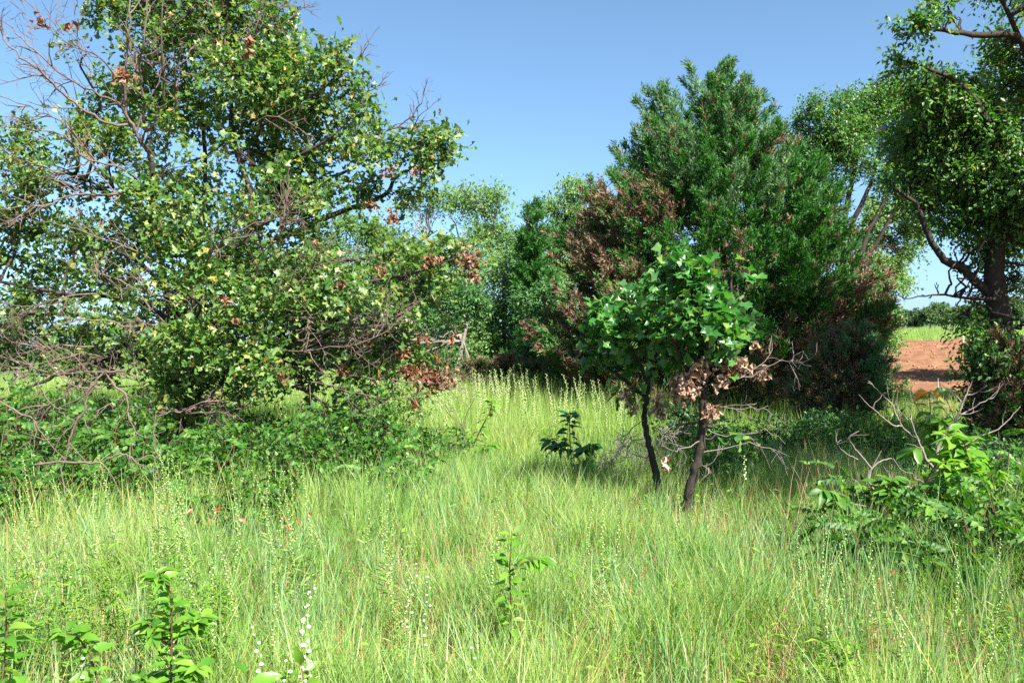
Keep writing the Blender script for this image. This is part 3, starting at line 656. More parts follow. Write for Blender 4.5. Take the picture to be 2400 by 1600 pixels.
# ------------------------------------------------------------------ C: cedars
def cedar(name, label, D, cx, prof, nplume, seed, brown=None, mat='cedar', size=.26, base_y=None, trunk_r=.13, L=(.5, 1.1), dpt=1.0, sp=26, rise=(.35, 1.0), group=None):
    g = np.random.default_rng(seed); pr = A(prof, float)
    base = G(cx, D); th = Thing(name, label, 'tree', base, group)
    def w(y, s): return np.interp(y, pr[:, 0], pr[:, s])
    top = P(cx, pr[0, 0], D)
    b = Buf(); tube(b, wander(base - [0, 0, .1], top - [0, 0, .2], 9, .01, g), [trunk_r, trunk_r * .8, trunk_r * .5, .02], 8); th.part('trunk', b, M['bark_cedar'], smooth=True)
    ys = pr[:, 0]; dens = np.maximum(pr[:, 2] - pr[:, 1], 20)
    yy_ = np.linspace(ys[0], ys[-1], 200); cdf = np.cumsum(np.interp(yy_, ys, dens)); cdf /= cdf[-1]
    y = np.interp(g.uniform(0, 1, nplume), cdf, yy_); a = g.uniform(0, 2 * np.pi, nplume)
    ca, sa = np.cos(a), np.sin(a)
    rl, rr = (cx - w(y, 1)) * D / FPX, (w(y, 2) - cx) * D / FPX
    Rx = np.where(ca > 0, rr, rl); Rm = .5 * (rl + rr) * dpt
    lump = 1 + .10 * np.sin(3 * a + y * .021) + .08 * np.sin(5 * a - y * .034)
    t = g.uniform(.55, 1.0, nplume) ** .6 * lump
    Lp = g.uniform(*L, nplume) * np.clip((y - ys[0]) / 200 + .55, .5, 1)
    el = g.uniform(*rise, nplume) + np.clip((520 - y) / 350, 0, .9) * (name == 'cedar_tree'); outd = np.stack([ca, sa, np.zeros(nplume)], -1)
    dirs = nrm(outd * .8 + np.stack([np.zeros(nplume)] * 2 + [el], -1) + g.normal(0, .15, (nplume, 3)))
    ctr = np.stack([base[0] + ca * Rx * t, D + sa * Rm * t, EYE + (HOR - y) * D / FPX], -1)
    root = ctr - dirs * Lp[:, None] * .75
    # sprays along each plume
    u = g.uniform(0, 1, (nplume, sp)) ** .8; side = nrm(g.normal(0, 1, (nplume, sp, 3)))
    width = .19 * Lp[:, None] * (1.05 - u) ** .8
    pos = root[:, None] + dirs[:, None] * (u * Lp[:, None])[..., None] + side * (width * g.uniform(.1, 1, (nplume, sp)))[..., None]
    sd_ = nrm(dirs[:, None] * .9 + side * .55 + A([0, 0, .25]) + g.normal(0, .12, pos.shape))
    isb = np.zeros(nplume, bool)
    if brown is not None:
        px = ctr[:, 0] / ctr[:, 1] * FPX + 1200
        isb = g.uniform(0, 1, nplume) < brown(px, y, ca, sa)
    Ts = [spray_T(s) for s in range(4)]
    pl_ = ~isb & (g.uniform(0, 1, nplume) < (np.clip((600 - y) / 420, 0, .62) * np.where(ca > .35, .55, 1.) if name == 'cedar_tree' else 0))
    reg = brown(ctr[:, 0] / ctr[:, 1] * FPX + 1200, y, ca, sa) if brown is not None else np.zeros(nplume)
    kind = np.where(g.uniform(0, 1, pos.shape[:2]) < np.where(isb, .72, .04 + .22 * np.minimum(reg, 1))[:, None] * (brown is not None), 2, np.where(pl_, 1, 0)[:, None])
    for nm, kk, mm in (('foliage', 0, mat), ('foliage', 1, 'cedar_pale'), ('dead_foliage', 2, 'cedar_brown')):
        mk = kind == kk
        if not mk.any(): continue
        pp, dd = pos[mk], sd_[mk]; bb = Buf()
        R = frames(dd, g.normal(0, 1, pp.shape)); sc = size * g.uniform(.6, 1.25, len(pp))
        for i in range(4): scatter(bb, Ts[i], pp[i::4], R[i::4], sc[i::4])
        th.part(nm, bb, M[mm], 'stuff')
    # boughs
    bb = Buf(); k = g.choice(nplume, min(nplume, 260), False)
    ax = base + (top - base) * (np.clip((root[k, 2] - base[2] - .4) / (top[2] - base[2]), .05, .95))[:, None]
    md = (ax + root[k]) * .5 + A([0, 0, .12]); n_ = len(k)
    twigs(bb, ax, md, np.full(n_, .03), np.full(n_, .02)); twigs(bb, md, root[k], np.full(n_, .02), np.full(n_, .012)); twigs(bb, root[k], ctr[k], np.full(n_, .012), np.full(n_, .004))
    th.part('boughs', bb, M['bark_cedar'], 'stuff')
    return th, g

def brown_big(px, y, ca, sa):
    f = np.where((px < 1580) & (y > 430), .48, .02) * (sa < .8)
    f = np.maximum(f, np.where((px < 1480) & (y > 580), .8, 0)); f = np.maximum(f, np.where(y > 830, .8, 0))
    f = np.maximum(f, np.where((px > 1975) & (y > 480), .6, 0)); f = np.maximum(f, np.where((np.abs(px - 1850) < 40) & (y > 280) & (y < 380), .7, 0))
    f = np.maximum(f, np.where((np.abs(px - 1690) < 90) & (y > 560) & (y < 700), .12, 0)); f = np.maximum(f, np.where((px > 1780) & (y > 760), .6, 0))
    return f
cedar('cedar_tree', 'tall broad dark cedar with brown dead patches beside the young oaks', 20.0, 1690,
      [(160, 1615, 1700), (200, 1572, 1712), (240, 1545, 1745), (310, 1500, 1805), (370, 1455, 1860), (440, 1435, 1910), (520, 1375, 1955), (610, 1330, 1990), (700, 1308, 2025), (800, 1305, 2045), (880, 1310, 2025), (960, 1325, 1990)],
      1150, 41, brown_big, size=.25, L=(.8, 1.7), dpt=.95, sp=48)
# the pointed twin leader and the small dark spire far behind
cedar('cedar_tree', 'small dark pointed cedar peeking over the pale trees in the middle', 26.8, 1250,
      [(470, 1246, 1254), (510, 1238, 1264), (550, 1230, 1274), (600, 1224, 1284), (700, 1215, 1295), (860, 1210, 1300)], 200, 42, None, 'cedar', .3, sp=20, L=(.7, 1.2))
cedar('juniper', 'low browned juniper bush with faded green tips below the big cedar', 15.5, 1955,
      [(775, 1985, 2040), (800, 1960, 2075), (850, 1905, 2085), (900, 1870, 2070), (950, 1860, 2040), (1000, 1880, 2010), (1030, 1900, 1990)], 300, 43,
      lambda px, y, ca, sa: np.where(px < 2010, .78, .12) + np.where(y > 930, .2, 0), 'cedar_pale', .20, trunk_r=.05, L=(.4, .9), sp=24)
cedar('juniper', 'rusty dead juniper in deep shade under the large elm', 12.5, 2385,
      [(800, 2345, 2420), (880, 2315, 2460), (960, 2300, 2480), (1040, 2295, 2490), (1110, 2300, 2480), (1170, 2310, 2470)], 230, 44,
      lambda px, y, ca, sa: np.full(len(px), .9), 'cedar', .2, trunk_r=.06, L=(.4, .8), sp=22)

# ------------------------------------------------------------------ D: broad-leaved trees
def broadleaf(name, label, D, trunk, limbs, rows, ncl, per, leaf, size, seed, T=DIAS, bark='bark_dark', r0=.16, singles=0, gap=-.2, ns=2.2, L=.45, spread=.16, droop=0., up=.7, group=None, extra=None, hollow=.12, per_lobe=10, br=.03):
    g = np.random.default_rng(seed); base = G(trunk[0][0], D)
    th = Thing(name, label, 'tree', base, group); nodes = []
    pts = A([base - [0, 0, .1]] + [P(q[0], q[1], D + (q[2] if len(q) > 2 else 0)) for q in trunk[1:]])
    b = Buf(); pl = spline(pts, 6); tube(b, pl, [r0 * 1.15, r0 * .85, r0 * .55], 9); th.part('trunk', b, M[bark], smooth=True); nodes.append(pl[len(pl) // 2:])
    for f, rr in limbs: nodes.append(limb(th, PL(f, D), rr, M[bark], n=6))
    c, r = lobe_list(rows, D); c0 = c; m = len(c); u = nrm(g.normal(0, 1, (m, 3)) + A([0, 0, .25])); c = np.vstack([c, c + u * r * g.uniform(.8, 1.1, (m, 1))]); r = np.vstack([r * .92, r * g.uniform(.35, .55, (m, 1))])
    p, o, k = clumps(c, r, ncl, g, gap, ns, hollow)
    pos, d, n, t = leaf_clumps(p, o, per, L, spread, g, up, droop)
    connect(th, nodes, c, r, p, k, M[bark], g, per_lobe, br, 'branch', .009)
    leaf_out(th, T, M[leaf], pos, d, n, size, g, 'leaf', singles, single_T=OVATES)
    if extra: extra(th, g, nodes)
    return th

# large elm on the right edge
broadleaf('elm_tree', 'large elm filling the right edge, dark leafy trunk and overhanging crown', 13.2,
    [(2360, 1080), (2352, 900), (2345, 760), (2330, 640), (2350, 480)],
    [([(2340, 720), (2310, 680), (2289, 662), (2254, 627), (2220, 613), (2192, 579), (2165, 521), (2150, 480), (2100, 440)], [.08, .07, .05, .025]),
     ([(2345, 560), (2300, 480, .4), (2220, 410, .6), (2120, 350, .5)], [.08, .06, .03]), ([(2350, 500), (2340, 350, -.3), (2280, 220, -.6), (2180, 160, -.8), (2100, 135, -.8)], [.09, .06, .03, .01]),
     ([(2355, 520), (2420, 300, -.3), (2400, 100, -.8), (2280, 80, -1.2), (2180, 65, -1.3), (2095, 70, -1.3)], [.09, .07, .05, .03, .006]), ([(2360, 560), (2500, 380, -.8), (2600, 200, -1.2)], [.09, .06, .03]),
     ([(2352, 520), (2420, 330, 1.2), (2430, 100, 1.8)], [.08, .06, .03]), ([(2345, 700), (2280, 700, -.4), (2200, 690, -.6), (2120, 700, -.7)], [.03, .02, .008]), ([(2400, 100, -.8), (2350, 0, -1), (2300, -60, -1.2)], [.04, .02]), ([(2340, 400), (2260, 300), (2180, 260), (2110, 240)], [.05, .03, .012])],
    [(2180, 55, 55, 25, -1.3), (2110, 65, 20, 14, -1.3), (2240, 40, 60, 40, -1.2), (2310, 70, 80, 55, -1), (2390, 50, 90, 80, -.8), (2480, 100, 110, 110, -.6), (2360, -50, 120, 60, -.8), (2200, -5, 40, 20, -1.3),
     (2150, 150, 50, 28, -.8), (2110, 135, 22, 14, -.8), (2215, 180, 70, 50, -.6), (2140, 205, 36, 40, -.4), (2290, 190, 80, 60, -.5), (2370, 200, 90, 80, -.3), (2470, 260, 110, 110, -.4), (2180, 270, 75, 50, 0), (2270, 290, 80, 60, .1), (2360, 320, 90, 75, -.3), (2130, 320, 50, 45, .3),
     (2180, 360, 75, 45, .2), (2270, 390, 80, 50, .1), (2370, 430, 85, 70, -.2), (2150, 420, 60, 36, .3), (2225, 460, 60, 34, .4), (2310, 490, 70, 55, .2), (2400, 540, 80, 80, -.2), (2170, 480, 36, 26, .2), (2250, 530, 40, 26, .2), (2320, 580, 55, 50, .1), (2390, 660, 70, 70, 0), (2280, 625, 40, 30, 0),
     (2160, 692, 36, 9, -.6), (2115, 695, 20, 6, -.7), (2240, 700, 40, 12, -.5), (2190, 668, 26, 8, -.6), (2290, 700, 40, 34, -.3), (2330, 720, 50, 50, 0), (2350, 800, 50, 60, 0), (2310, 790, 28, 40, -.2), (2390, 820, 70, 70, -.4), (2355, 900, 45, 50, 0), (2420, 930, 70, 70, -.3), (2330, 640, 60, 55, -.9), (2290, 680, 36, 34, -.9), (2375, 760, 60, 70, -.9), (2340, 850, 46, 60, -.7), (2390, 930, 60, 60, -.7), (2310, 570, 50, 40, -.8), (2290, 850, 34, 50, -.3), (2320, 940, 40, 60, -.3), (2270, 740, 40, 30, -.4), (2360, 740, 60, 50, -.5), (2300, 560, 60, 50, -.6), 
     (2560, 420, 130, 120, -.6), (2540, 600, 120, 110, -.4), (2500, 780, 110, 110, -.2), (2420, 260, 110, 130, 1.8), (2300, 420, 110, 110, 1.8), (2430, 480, 110, 120, 1.8), (2250, 260, 90, 80, 1.6), (2560, 180, 130, 140, .6), (2450, -60, 130, 90, 0), (2580, -20, 120, 100, -1), (2650, 250, 120, 150, -1.2)],
    6200, 14, 'elm', .076, 51, DIAS, r0=.20, singles=300, gap=-.16, ns=1.8, L=.62, spread=.075, per_lobe=22, droop=.15)

# the elm just outside the right edge whose shade lies on the clearing
def shade_elm():
    g = np.random.default_rng(66); base = A([8.4, 6.6, 0.]); th = Thing('elm_tree', 'elm standing just past the right edge, its shade lying across the clearing', 'tree', base); nodes = []
    b = Buf(); pl = spline(A([base - [0, 0, .1], base + [-.1, 0, 1.5], base + [-.3, .1, 3.2], base + [-.5, .2, 5.2]]), 6); tube(b, pl, [.2, .16, .09], 9); th.part('trunk', b, M['bark_dark'], smooth=True); nodes.append(pl[8:])
    for q in [(5.8, 6.2, 6.), (6.4, 8., 6.4), (8.6, 9.2, 6.6), (9.6, 6., 7)]: nodes.append(limb(th, A([base + [-.3, .1, 3.], (base + [-.3, .1, 3.2] + A(q)) / 2 + [0, 0, .3], q]), [.08, .05, .03], M['bark_dark'], n=6))
    c = A([(5.9, 6.2, 5.9), (6.4, 5.4, 6.0), (7.0, 6.2, 6.2), (6.2, 7.2, 6.0), (7.2, 7.7, 6.1), (8.0, 7.1, 6.3), (8.2, 8.7, 6.0), (7.0, 9.1, 6.0), (8.8, 10.1, 6.1), (5.8, 8.2, 5.8), (8.6, 6.2, 7.2), (7.4, 6.8, 7.6), (9.6, 7.6, 6.8), (6.6, 8.4, 7.0)]); r = np.full((len(c), 3), 1.0) * A([1, 1, .6]) * g.uniform(.8, 1.15, (len(c), 1))
    p, o, k = clumps(c, r, 1500, g, -.5, 3.2); pos, d, n, t = leaf_clumps(p, o, 10, .4, .14, g); connect(th, nodes, c, r, p, k, M['bark_dark'], g, 8, .03, 'branch', .008); leaf_out(th, DIAS, M['elm'], pos, d, n, .12, g)
shade_elm()

# vase-shaped elm behind the cedar
broadleaf('elm_tree', 'vase-shaped elm with several dark slanting stems right of the cedar', 26.0,
    [(1985, 980), (1982, 800), (1985, 700), (1990, 655)],
    [([(1988, 680), (1975, 560), (1989, 465, .2), (2003, 403, .3), (2010, 330, .4)], [.10, .08, .05]), ([(1990, 665), (1996, 540), (2020, 479), (2044, 424), (2060, 350)], [.10, .07, .04]), ([(1990, 665), (2020, 590), (2037, 540), (2065, 489), (2089, 427), (2110, 350)], [.10, .07, .04]),
     ([(1995, 650), (2051, 576), (2089, 507), (2130, 440)], [.08, .05, .03]), ([(1985, 690), (1950, 560, .8), (1930, 420, 1.2), (1920, 320, 1.4)], [.08, .05, .03])],
    [(1900, 265, 40, 35), (1880, 320, 50, 50, .5), (1945, 300, 45, 50), (1970, 250, 26, 40), (1920, 380, 60, 60, .6), (2010, 250, 34, 45, .5), (2060, 240, 45, 50, .5), (2000, 320, 60, 50), (2080, 310, 60, 55), (2150, 300, 60, 60, .5), (1990, 390, 55, 45, .6), (2050, 390, 55, 30), (2120, 390, 55, 40, .4), (1950, 450, 45, 45, 1), (2160, 450, 40, 40), (1870, 290, 14, 26), (1912, 238, 12, 20), (2130, 540, 40, 22, .6), (2100, 480, 26, 18, .6), (1960, 520, 30, 40, 1.2), (2080, 560, 30, 20, 1), (2200, 350, 60, 60, .5), (2060, 190, 26, 20, .5), (2110, 235, 55, 50, .8), (2150, 210, 50, 50, 1.2), (2040, 300, 60, 60, .8), (1940, 360, 60, 50, 1), (2090, 350, 60, 50, 1), (2040, 450, 40, 26, .8), (2100, 440, 50, 30, .3), (2170, 520, 40, 26, .5), (2060, 510, 30, 20, 1.), (2130, 590, 30, 16, .5), (1880, 420, 40, 50, 1.2), (1930, 500, 40, 40, 1.4)],
    3300, 15, 'elm', .092, 52, DIAS, gap=-.12, ns=1.8, L=.9, spread=.12)
broadleaf('elm_tree', 'leafy elm behind the large one, its outer crown showing past the right edge', 30.0,
    [(2520, 980), (2510, 700), (2500, 500)], [([(2505, 600), (2440, 400), (2400, 260)], [.1, .05]), ([(2505, 560), (2560, 380), (2600, 200)], [.1, .05])],
    [(2420, 300, 80, 90), (2500, 220, 90, 90), (2580, 320, 100, 110), (2460, 440, 100, 90), (2550, 520, 110, 90), (2480, 620, 100, 80), (2400, 560, 60, 60), (2620, 450, 90, 110), (2420, 640, 60, 60), (2520, 720, 90, 60)], 2400, 12, 'elm', .12, 53, DIAS, L=.6, spread=.2)
broadleaf('elm_tree', 'spreading elm at the corner of the red soil behind the large right-hand elm', 23.0,
    [(2600, 1000), (2595, 720), (2590, 520)], [([(2592, 640), (2540, 520), (2490, 440)], [.1, .05]), ([(2592, 640), (2660, 500), (2720, 420)], [.1, .05])],
    [(2480, 520, 90, 90), (2560, 430, 110, 100), (2660, 480, 120, 110), (2500, 640, 80, 70), (2620, 620, 110, 90), (2740, 600, 110, 100), (2580, 320, 90, 80), (2520, 740, 90, 60)], 2200, 12, 'elm', .12, 63, DIAS, L=.6, spread=.2)
broadleaf('willow_tree', 'pale yellow-green feathery tree in the gap right of the cedar', 40.0,
    [(2062, 880), (2060, 760), (2066, 640), (2075, 520)], [([(2064, 660), (2100, 600), (2150, 560)], [.06, .03]), ([(2062, 700), (2030, 640), (2020, 580)], [.06, .03])],
    [(2060, 500, 40, 36), (2110, 490, 40, 24), (2050, 570, 45, 44), (2090, 610, 40, 40), (2055, 650, 50, 44), (2080, 700, 40, 46), (2065, 760, 42, 40), (2090, 795, 30, 24), (2135, 545, 30, 18), (2030, 720, 40, 50), (2160, 560, 20, 10), (2120, 660, 20, 14)], 1300, 12, 'back', .15, 54, DIAS, 'bark_grey', .1, gap=-.25, ns=1.6, L=.8, spread=.2, droop=.2)

# the wood at the back of the clearing
broadleaf('elm_tree', 'pale feathery tree with a thin grey trunk behind the clearing', 31.0, [(1085, 960), (1083, 840), (1090, 760), (1080, 640), (1075, 560)],
    [([(1085, 720), (1040, 640), (1000, 560)], [.05, .03]), ([(1085, 690), (1130, 600), (1160, 520)], [.05, .03])],
    [(1000, 490, 55, 35), (1060, 470, 50, 32), (1130, 475, 60, 38), (970, 545, 55, 50), (1040, 540, 60, 50), (1110, 550, 60, 50), (1180, 560, 50, 50), (990, 620, 60, 50, -1), (1060, 620, 60, 55, -1), (1140, 630, 60, 60, -1), (1010, 700, 60, 50, -1), (1150, 450, 30, 14), (1085, 450, 20, 14), (950, 470, 26, 16), (1010, 455, 26, 12), (930, 600, 60, 50), (960, 680, 60, 50), (1080, 700, 60, 60, -1), (1120, 760, 60, 60, -1), (1040, 780, 60, 50, -1), (980, 780, 60, 50), (1220, 580, 40, 50), (1060, 860, 60, 40), (960, 850, 60, 40)],
    2600, 14, 'back', .105, 55, DIAS, 'bark_grey', .09, gap=-.3, ns=1.3, L=1.1, spread=.13)
broadleaf('elm_tree', 'bushy mid-green tree filling the middle of the back row', 28.0, [(1180, 985), (1182, 800), (1180, 640)], [([(1180, 780), (1130, 700), (1100, 650)], [.05, .03])],
    [(1130, 700, 60, 55), (1200, 650, 60, 60), (1250, 660, 50, 50), (1190, 740, 65, 60), (1110, 780, 50, 45), (1260, 700, 55, 60), (1170, 830, 60, 50), (1240, 800, 55, 55), (1280, 640, 40, 50), (1290, 760, 45, 60), (1120, 850, 40, 30), (1200, 890, 50, 36), (1260, 870, 46, 40)],
    2700, 14, 'back', .10, 56, DIAS, 'bark_grey', .09, gap=-.4, ns=1.3, L=.9, spread=.13)
broadleaf('oak_tree', 'rounded olive-green oak showing over the left shoulder of the cedar', 30.0, [(1370, 980), (1365, 760), (1362, 600)], [([(1365, 680), (1330, 590), (1320, 540)], [.07, .04])],
    [(1360, 460, 50, 40), (1400, 440, 50, 36), (1325, 500, 46, 46), (1385, 520, 60, 50), (1310, 560, 40, 46), (1345, 610, 55, 50), (1430, 500, 50, 60), (1320, 680, 45, 60), (1330, 770, 45, 60), (1340, 430, 26, 16), (1410, 600, 60, 80)],
    1800, 13, 'back', .105, 57, DIAS, gap=-.3, ns=1.4, L=.8, spread=.13)
broadleaf('elm_tree', 'pale thin-leaved tree half hidden behind the right arm of the big oak', 32.0, [(860, 960), (858, 800), (850, 650)], [([(855, 700), (800, 600), (790, 540)], [.05, .03]), ([(855, 680), (900, 590), (920, 540)], [.05, .03])],
    [(800, 520, 50, 36), (860, 530, 50, 40), (900, 560, 45, 40), (760, 570, 40, 40), (830, 600, 60, 50), (900, 640, 60, 50), (770, 660, 50, 50), (840, 700, 70, 50), (930, 720, 60, 50), (800, 780, 60, 50), (880, 790, 60, 50), (720, 600, 40, 40), (730, 700, 50, 50), (740, 790, 50, 40), (850, 860, 60, 36), (930, 840, 50, 40)],
    2000, 14, 'back', .105, 58, DIAS, 'bark_grey', .08, gap=-.35, ns=1.3, L=1.0, spread=.13)
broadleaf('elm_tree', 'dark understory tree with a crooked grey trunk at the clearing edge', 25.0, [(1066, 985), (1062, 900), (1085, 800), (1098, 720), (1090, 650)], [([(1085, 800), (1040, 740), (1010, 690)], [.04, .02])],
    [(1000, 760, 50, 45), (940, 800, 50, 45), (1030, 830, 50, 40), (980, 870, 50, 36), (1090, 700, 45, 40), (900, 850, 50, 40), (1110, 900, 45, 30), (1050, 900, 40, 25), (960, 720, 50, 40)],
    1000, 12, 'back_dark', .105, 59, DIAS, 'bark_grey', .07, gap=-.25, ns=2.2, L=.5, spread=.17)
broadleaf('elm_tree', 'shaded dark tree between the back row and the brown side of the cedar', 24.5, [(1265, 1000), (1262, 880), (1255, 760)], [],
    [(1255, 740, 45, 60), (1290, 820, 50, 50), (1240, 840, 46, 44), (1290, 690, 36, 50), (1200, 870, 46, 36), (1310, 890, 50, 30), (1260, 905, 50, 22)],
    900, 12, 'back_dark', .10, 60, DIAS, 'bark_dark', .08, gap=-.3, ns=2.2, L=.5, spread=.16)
for i, (px, d, ph) in enumerate([(1010, 24.3, 900), (1120, 23.6, 905), (1195, 23.2, 900), (1245, 22.6, 915), (1310, 22.5, 920)]):
    cedar('juniper', ['small browned juniper in the shade at the left end of the back row', 'low dead juniper under the middle of the back row', 'brown leafless-looking juniper beneath the bushy mid-green tree', 'dark rusty juniper where the clearing meets the woods', 'rust-brown juniper crowding the left foot of the cedar'][i], d, px,
          [(ph - 60, px - 12, px + 12), (ph - 20, px - 45, px + 45), (ph + 20, px - 60, px + 60), (ph + 60, px - 55, px + 55)], 90, 200 + i, lambda px_, y, ca, sa: np.full(len(px_), .8), 'cedar', .26, trunk_r=.05, L=(.5, .9), sp=18)

# thin far tree and the tree rows on both horizons
broadleaf('elm_tree', 'lone thin-trunked tree far out on the left field', 60.0, [(40, 875), (40, 820), (42, 760)], [], [(40, 745, 26, 16), (20, 715, 22, 14), (60, 700, 24, 14), (42, 775, 16, 10), (75, 740, 16, 10)], 220, 10, 'back', .22, 61, DIAS, 'bark_grey', .12, L=1., spread=.3, gap=-.1)
def far_tree(x, y, h, w, seed, label, group):
    g = np.random.default_rng(seed); base = A([x, y, float(hgt(x, y))]); th = Thing('field_tree', label, 'tree', base, group)
    b = Buf(); tube(b, wander(base - [0, 0, .2], base + [0, 0, h * .6], 5, .03, g), [.25, .1], 6); th.part('trunk', b, M['bark_dark'])
    m = 7; c = base + np.stack([g.uniform(-.55, .55, m) * w, g.uniform(-.4, .4, m) * w, g.uniform(.35, .78, m) * h], -1)
    r = np.stack([g.uniform(.3, .5, m) * w, g.uniform(.3, .5, m) * w, g.uniform(.18, .28, m) * h], -1)
    p, o, k = clumps(c, r, 420, g, -.35, .9, .5)
    pos, d, n, t = leaf_clumps(p, o, 6, .9, .3, g)
    leaf_out(th, DIAS, M['far'], pos, d, n, .55, g)
gf = np.random.default_rng(77)
for i in range(22):
    px = 1960 + i * 27 + gf.uniform(-8, 8); d = 225 + gf.uniform(-8, 14)
    far_tree((px - 1200) / FPX * d, d, gf.uniform(5.2, 7.2), gf.uniform(3.2, 4.6), 300 + i, 'bushy tree in the far hedgerow across the field on the right', 'trees along the right horizon')
for i in range(24):
    px = -160 + i * 42 + gf.uniform(-12, 12); d = 330 + gf.uniform(-20, 40)
    far_tree((px - 1200) / FPX * d, d, gf.uniform(5, 8), gf.uniform(4, 7), 400 + i, 'bushy tree in the distant row along the left horizon', 'trees along the left horizon')

# ------------------------------------------------------------------ E: shrubs and saplings, leaf by leaf
PERS = [ovate_T(.24, .35, .45, 3), ovate_T(.27, .25, .25, 3), ovate_T(.22, .5, .6, 3)]
mesh_cache = {}
def leaf_meshes(key, Ts, mat):
    if key not in mesh_cache: mesh_cache[key] = [T_mesh('leaf', T, M[mat]) for T in Ts]
    return mesh_cache[key]

def leafy_sapling(name, label, cat, base, stems, n, size, mat, seed, stem_mat='stem_red', r=.006, droop=.5, from_u=.25, group=None, top_mat=None, top_n=0, Ts=PERS, key=None, whorl=.9):
    """stems are world polylines; leaves alternate along them, each leaf an object"""
    g = np.random.default_rng(seed); th = Thing(name, label, cat, base, group); allP, allD, allN = [], [], []
    per = max(2, n // len(stems))
    for s in stems:
        b = Buf(); pl = spline(s, 5); tube(b, pl, np.linspace(r, r * .4, len(pl)), 5); th.part('stem', b, M[stem_mat])
        for i in range(per):
            u = from_u + (1 - from_u) * (i + .5) / per; f = u * (len(pl) - 1); k = min(int(f), len(pl) - 2)
            p = pl[k] + (pl[k + 1] - pl[k]) * (f - k); t = nrm(pl[k + 1] - pl[k]); a = i * 2.4 + g.uniform(-.5, .5)
            out = nrm(A([math.cos(a), math.sin(a), 0.]) * whorl + t * .5 * (.3 + u) + A([0, 0, -droop * g.uniform(.2, 1.1) * (1.25 - u)]))
            allP.append(p + out * size * .12); allD.append(out); allN.append(A([.2, -.45, 1.]) + g.normal(0, .4, 3) + t * .3)
    Pp, Dd, Nn = A(allP), A(allD), A(allN); R = frames(Dd, Nn); sc = size * g.uniform(.65, 1.15, len(Pp))
    th.pieces('leaf', leaf_meshes(key or mat, Ts, mat), Pp, R, sc)
    if top_mat:
        tp = stems[0][-1] if np.ndim(stems[0]) > 1 else stems[0]
        d = nrm(g.normal(0, 1, (top_n, 3)) * A([1, .8, .3])); th.pieces('leaf', leaf_meshes(top_mat, Ts, top_mat), A(tp) + d * .03 + A([0, 0, .02]), frames(d, A([0, 0, 1.]) + g.normal(0, .3, (top_n, 3))), size * g.uniform(.8, 1.1, top_n), 'yellow and red turning leaf at the tip')
    return th

def upright(base, h, lean, g, k=4):
    b = A(base); t = np.linspace(0, 1, k + 1)[1:, None]
    return np.vstack([b - [0, 0, .03], b + A([lean[0], lean[1], h]) * t + g.normal(0, .012, (k, 3))])

def D_for(py, z): return (EYE - z) * FPX / (py - HOR)     # distance of a point of height z seen at py
g = np.random.default_rng(91)
def up_at(px, ytop, h, lean=(0, 0)):
    d = D_for(ytop, h); b = G(px, d); return b, upright(b, h, lean, g)
# foreground persimmon shoots
b1, s1 = up_at(405, 1375, .82); b1 = s1[0].copy(); b1[2] = 0
leafy_sapling('persimmon_shoot', 'leafy persimmon shoot standing alone in the near grass, tallest at bottom left', 'sapling', b1,
    [s1, A([s1[3], s1[3] + [.05, .03, .06], s1[3] + [.10, .04, .11]]), A([s1[3], s1[3] + [-.05, -.02, .06], s1[3] + [-.09, 0, .10]]), A([s1[4], s1[4] + [-.04, 0, .04], s1[4] + [-.06, .02, .06]]), A([s1[2], s1[2] + [-.05, -.03, .07], s1[2] + [-.10, -.04, .10]]), A([s1[2], s1[2] + [.06, -.03, .10], s1[2] + [.12, -.04, .14]]), s1 + A([.015, -.03, -.03])], 300, .068, 'persimmon', 1, top_n=0, from_u=.45, droop=.35)
b2, s2 = up_at(255, 1500, .55, (-.1, 0))
leafy_sapling('persimmon_shoot', 'sprawling persimmon shoot at the lower left, leaning left of the tallest one', 'sapling', b2, [A([b2, b2 + [-.03, 0, .35], b2 + [-.10, 0, .55], b2 + [-.16, -.05, .62]]), A([b2 + [0, 0, .25], b2 + [.08, 0, .36], b2 + [.17, .02, .36]])], 80, .085, 'persimmon', 2, from_u=.3, droop=.3)
b3, s3 = up_at(5, 1395, .75)
leafy_sapling('persimmon_shoot', 'persimmon shoot cut off by the left edge in the near grass', 'sapling', b3, [s3], 40, .10, 'persimmon', 3, from_u=.4)
b4, s4 = up_at(720, 1510, .55)
leafy_sapling('persimmon_shoot', 'small broad-leaved shoot among white buttons at the bottom, right of the tallest shoot', 'sapling', b4, [s4, A([s4[2], s4[2] + [.1, 0, .05], s4[2] + [.2, .02, .06]])], 34, .088, 'persimmon', 4, from_u=.4)
b4, s4 = up_at(590, 1555, .48)
leafy_sapling('persimmon_shoot', 'tiny persimmon shoot barely clearing the grass at the bottom edge', 'sapling', b4, [s4], 10, .12, 'persimmon', 14)
b5, s5 = up_at(1195, 1250, .80)
leafy_sapling('persimmon_shoot', 'single light green shoot in the middle of the open grass', 'sapling', b5, [s5, A([s5[3], s5[3] + [.1, .02, .05], s5[3] + [.16, .02, .06]])], 70, .085, 'persimmon', 5, from_u=.35, droop=.35)
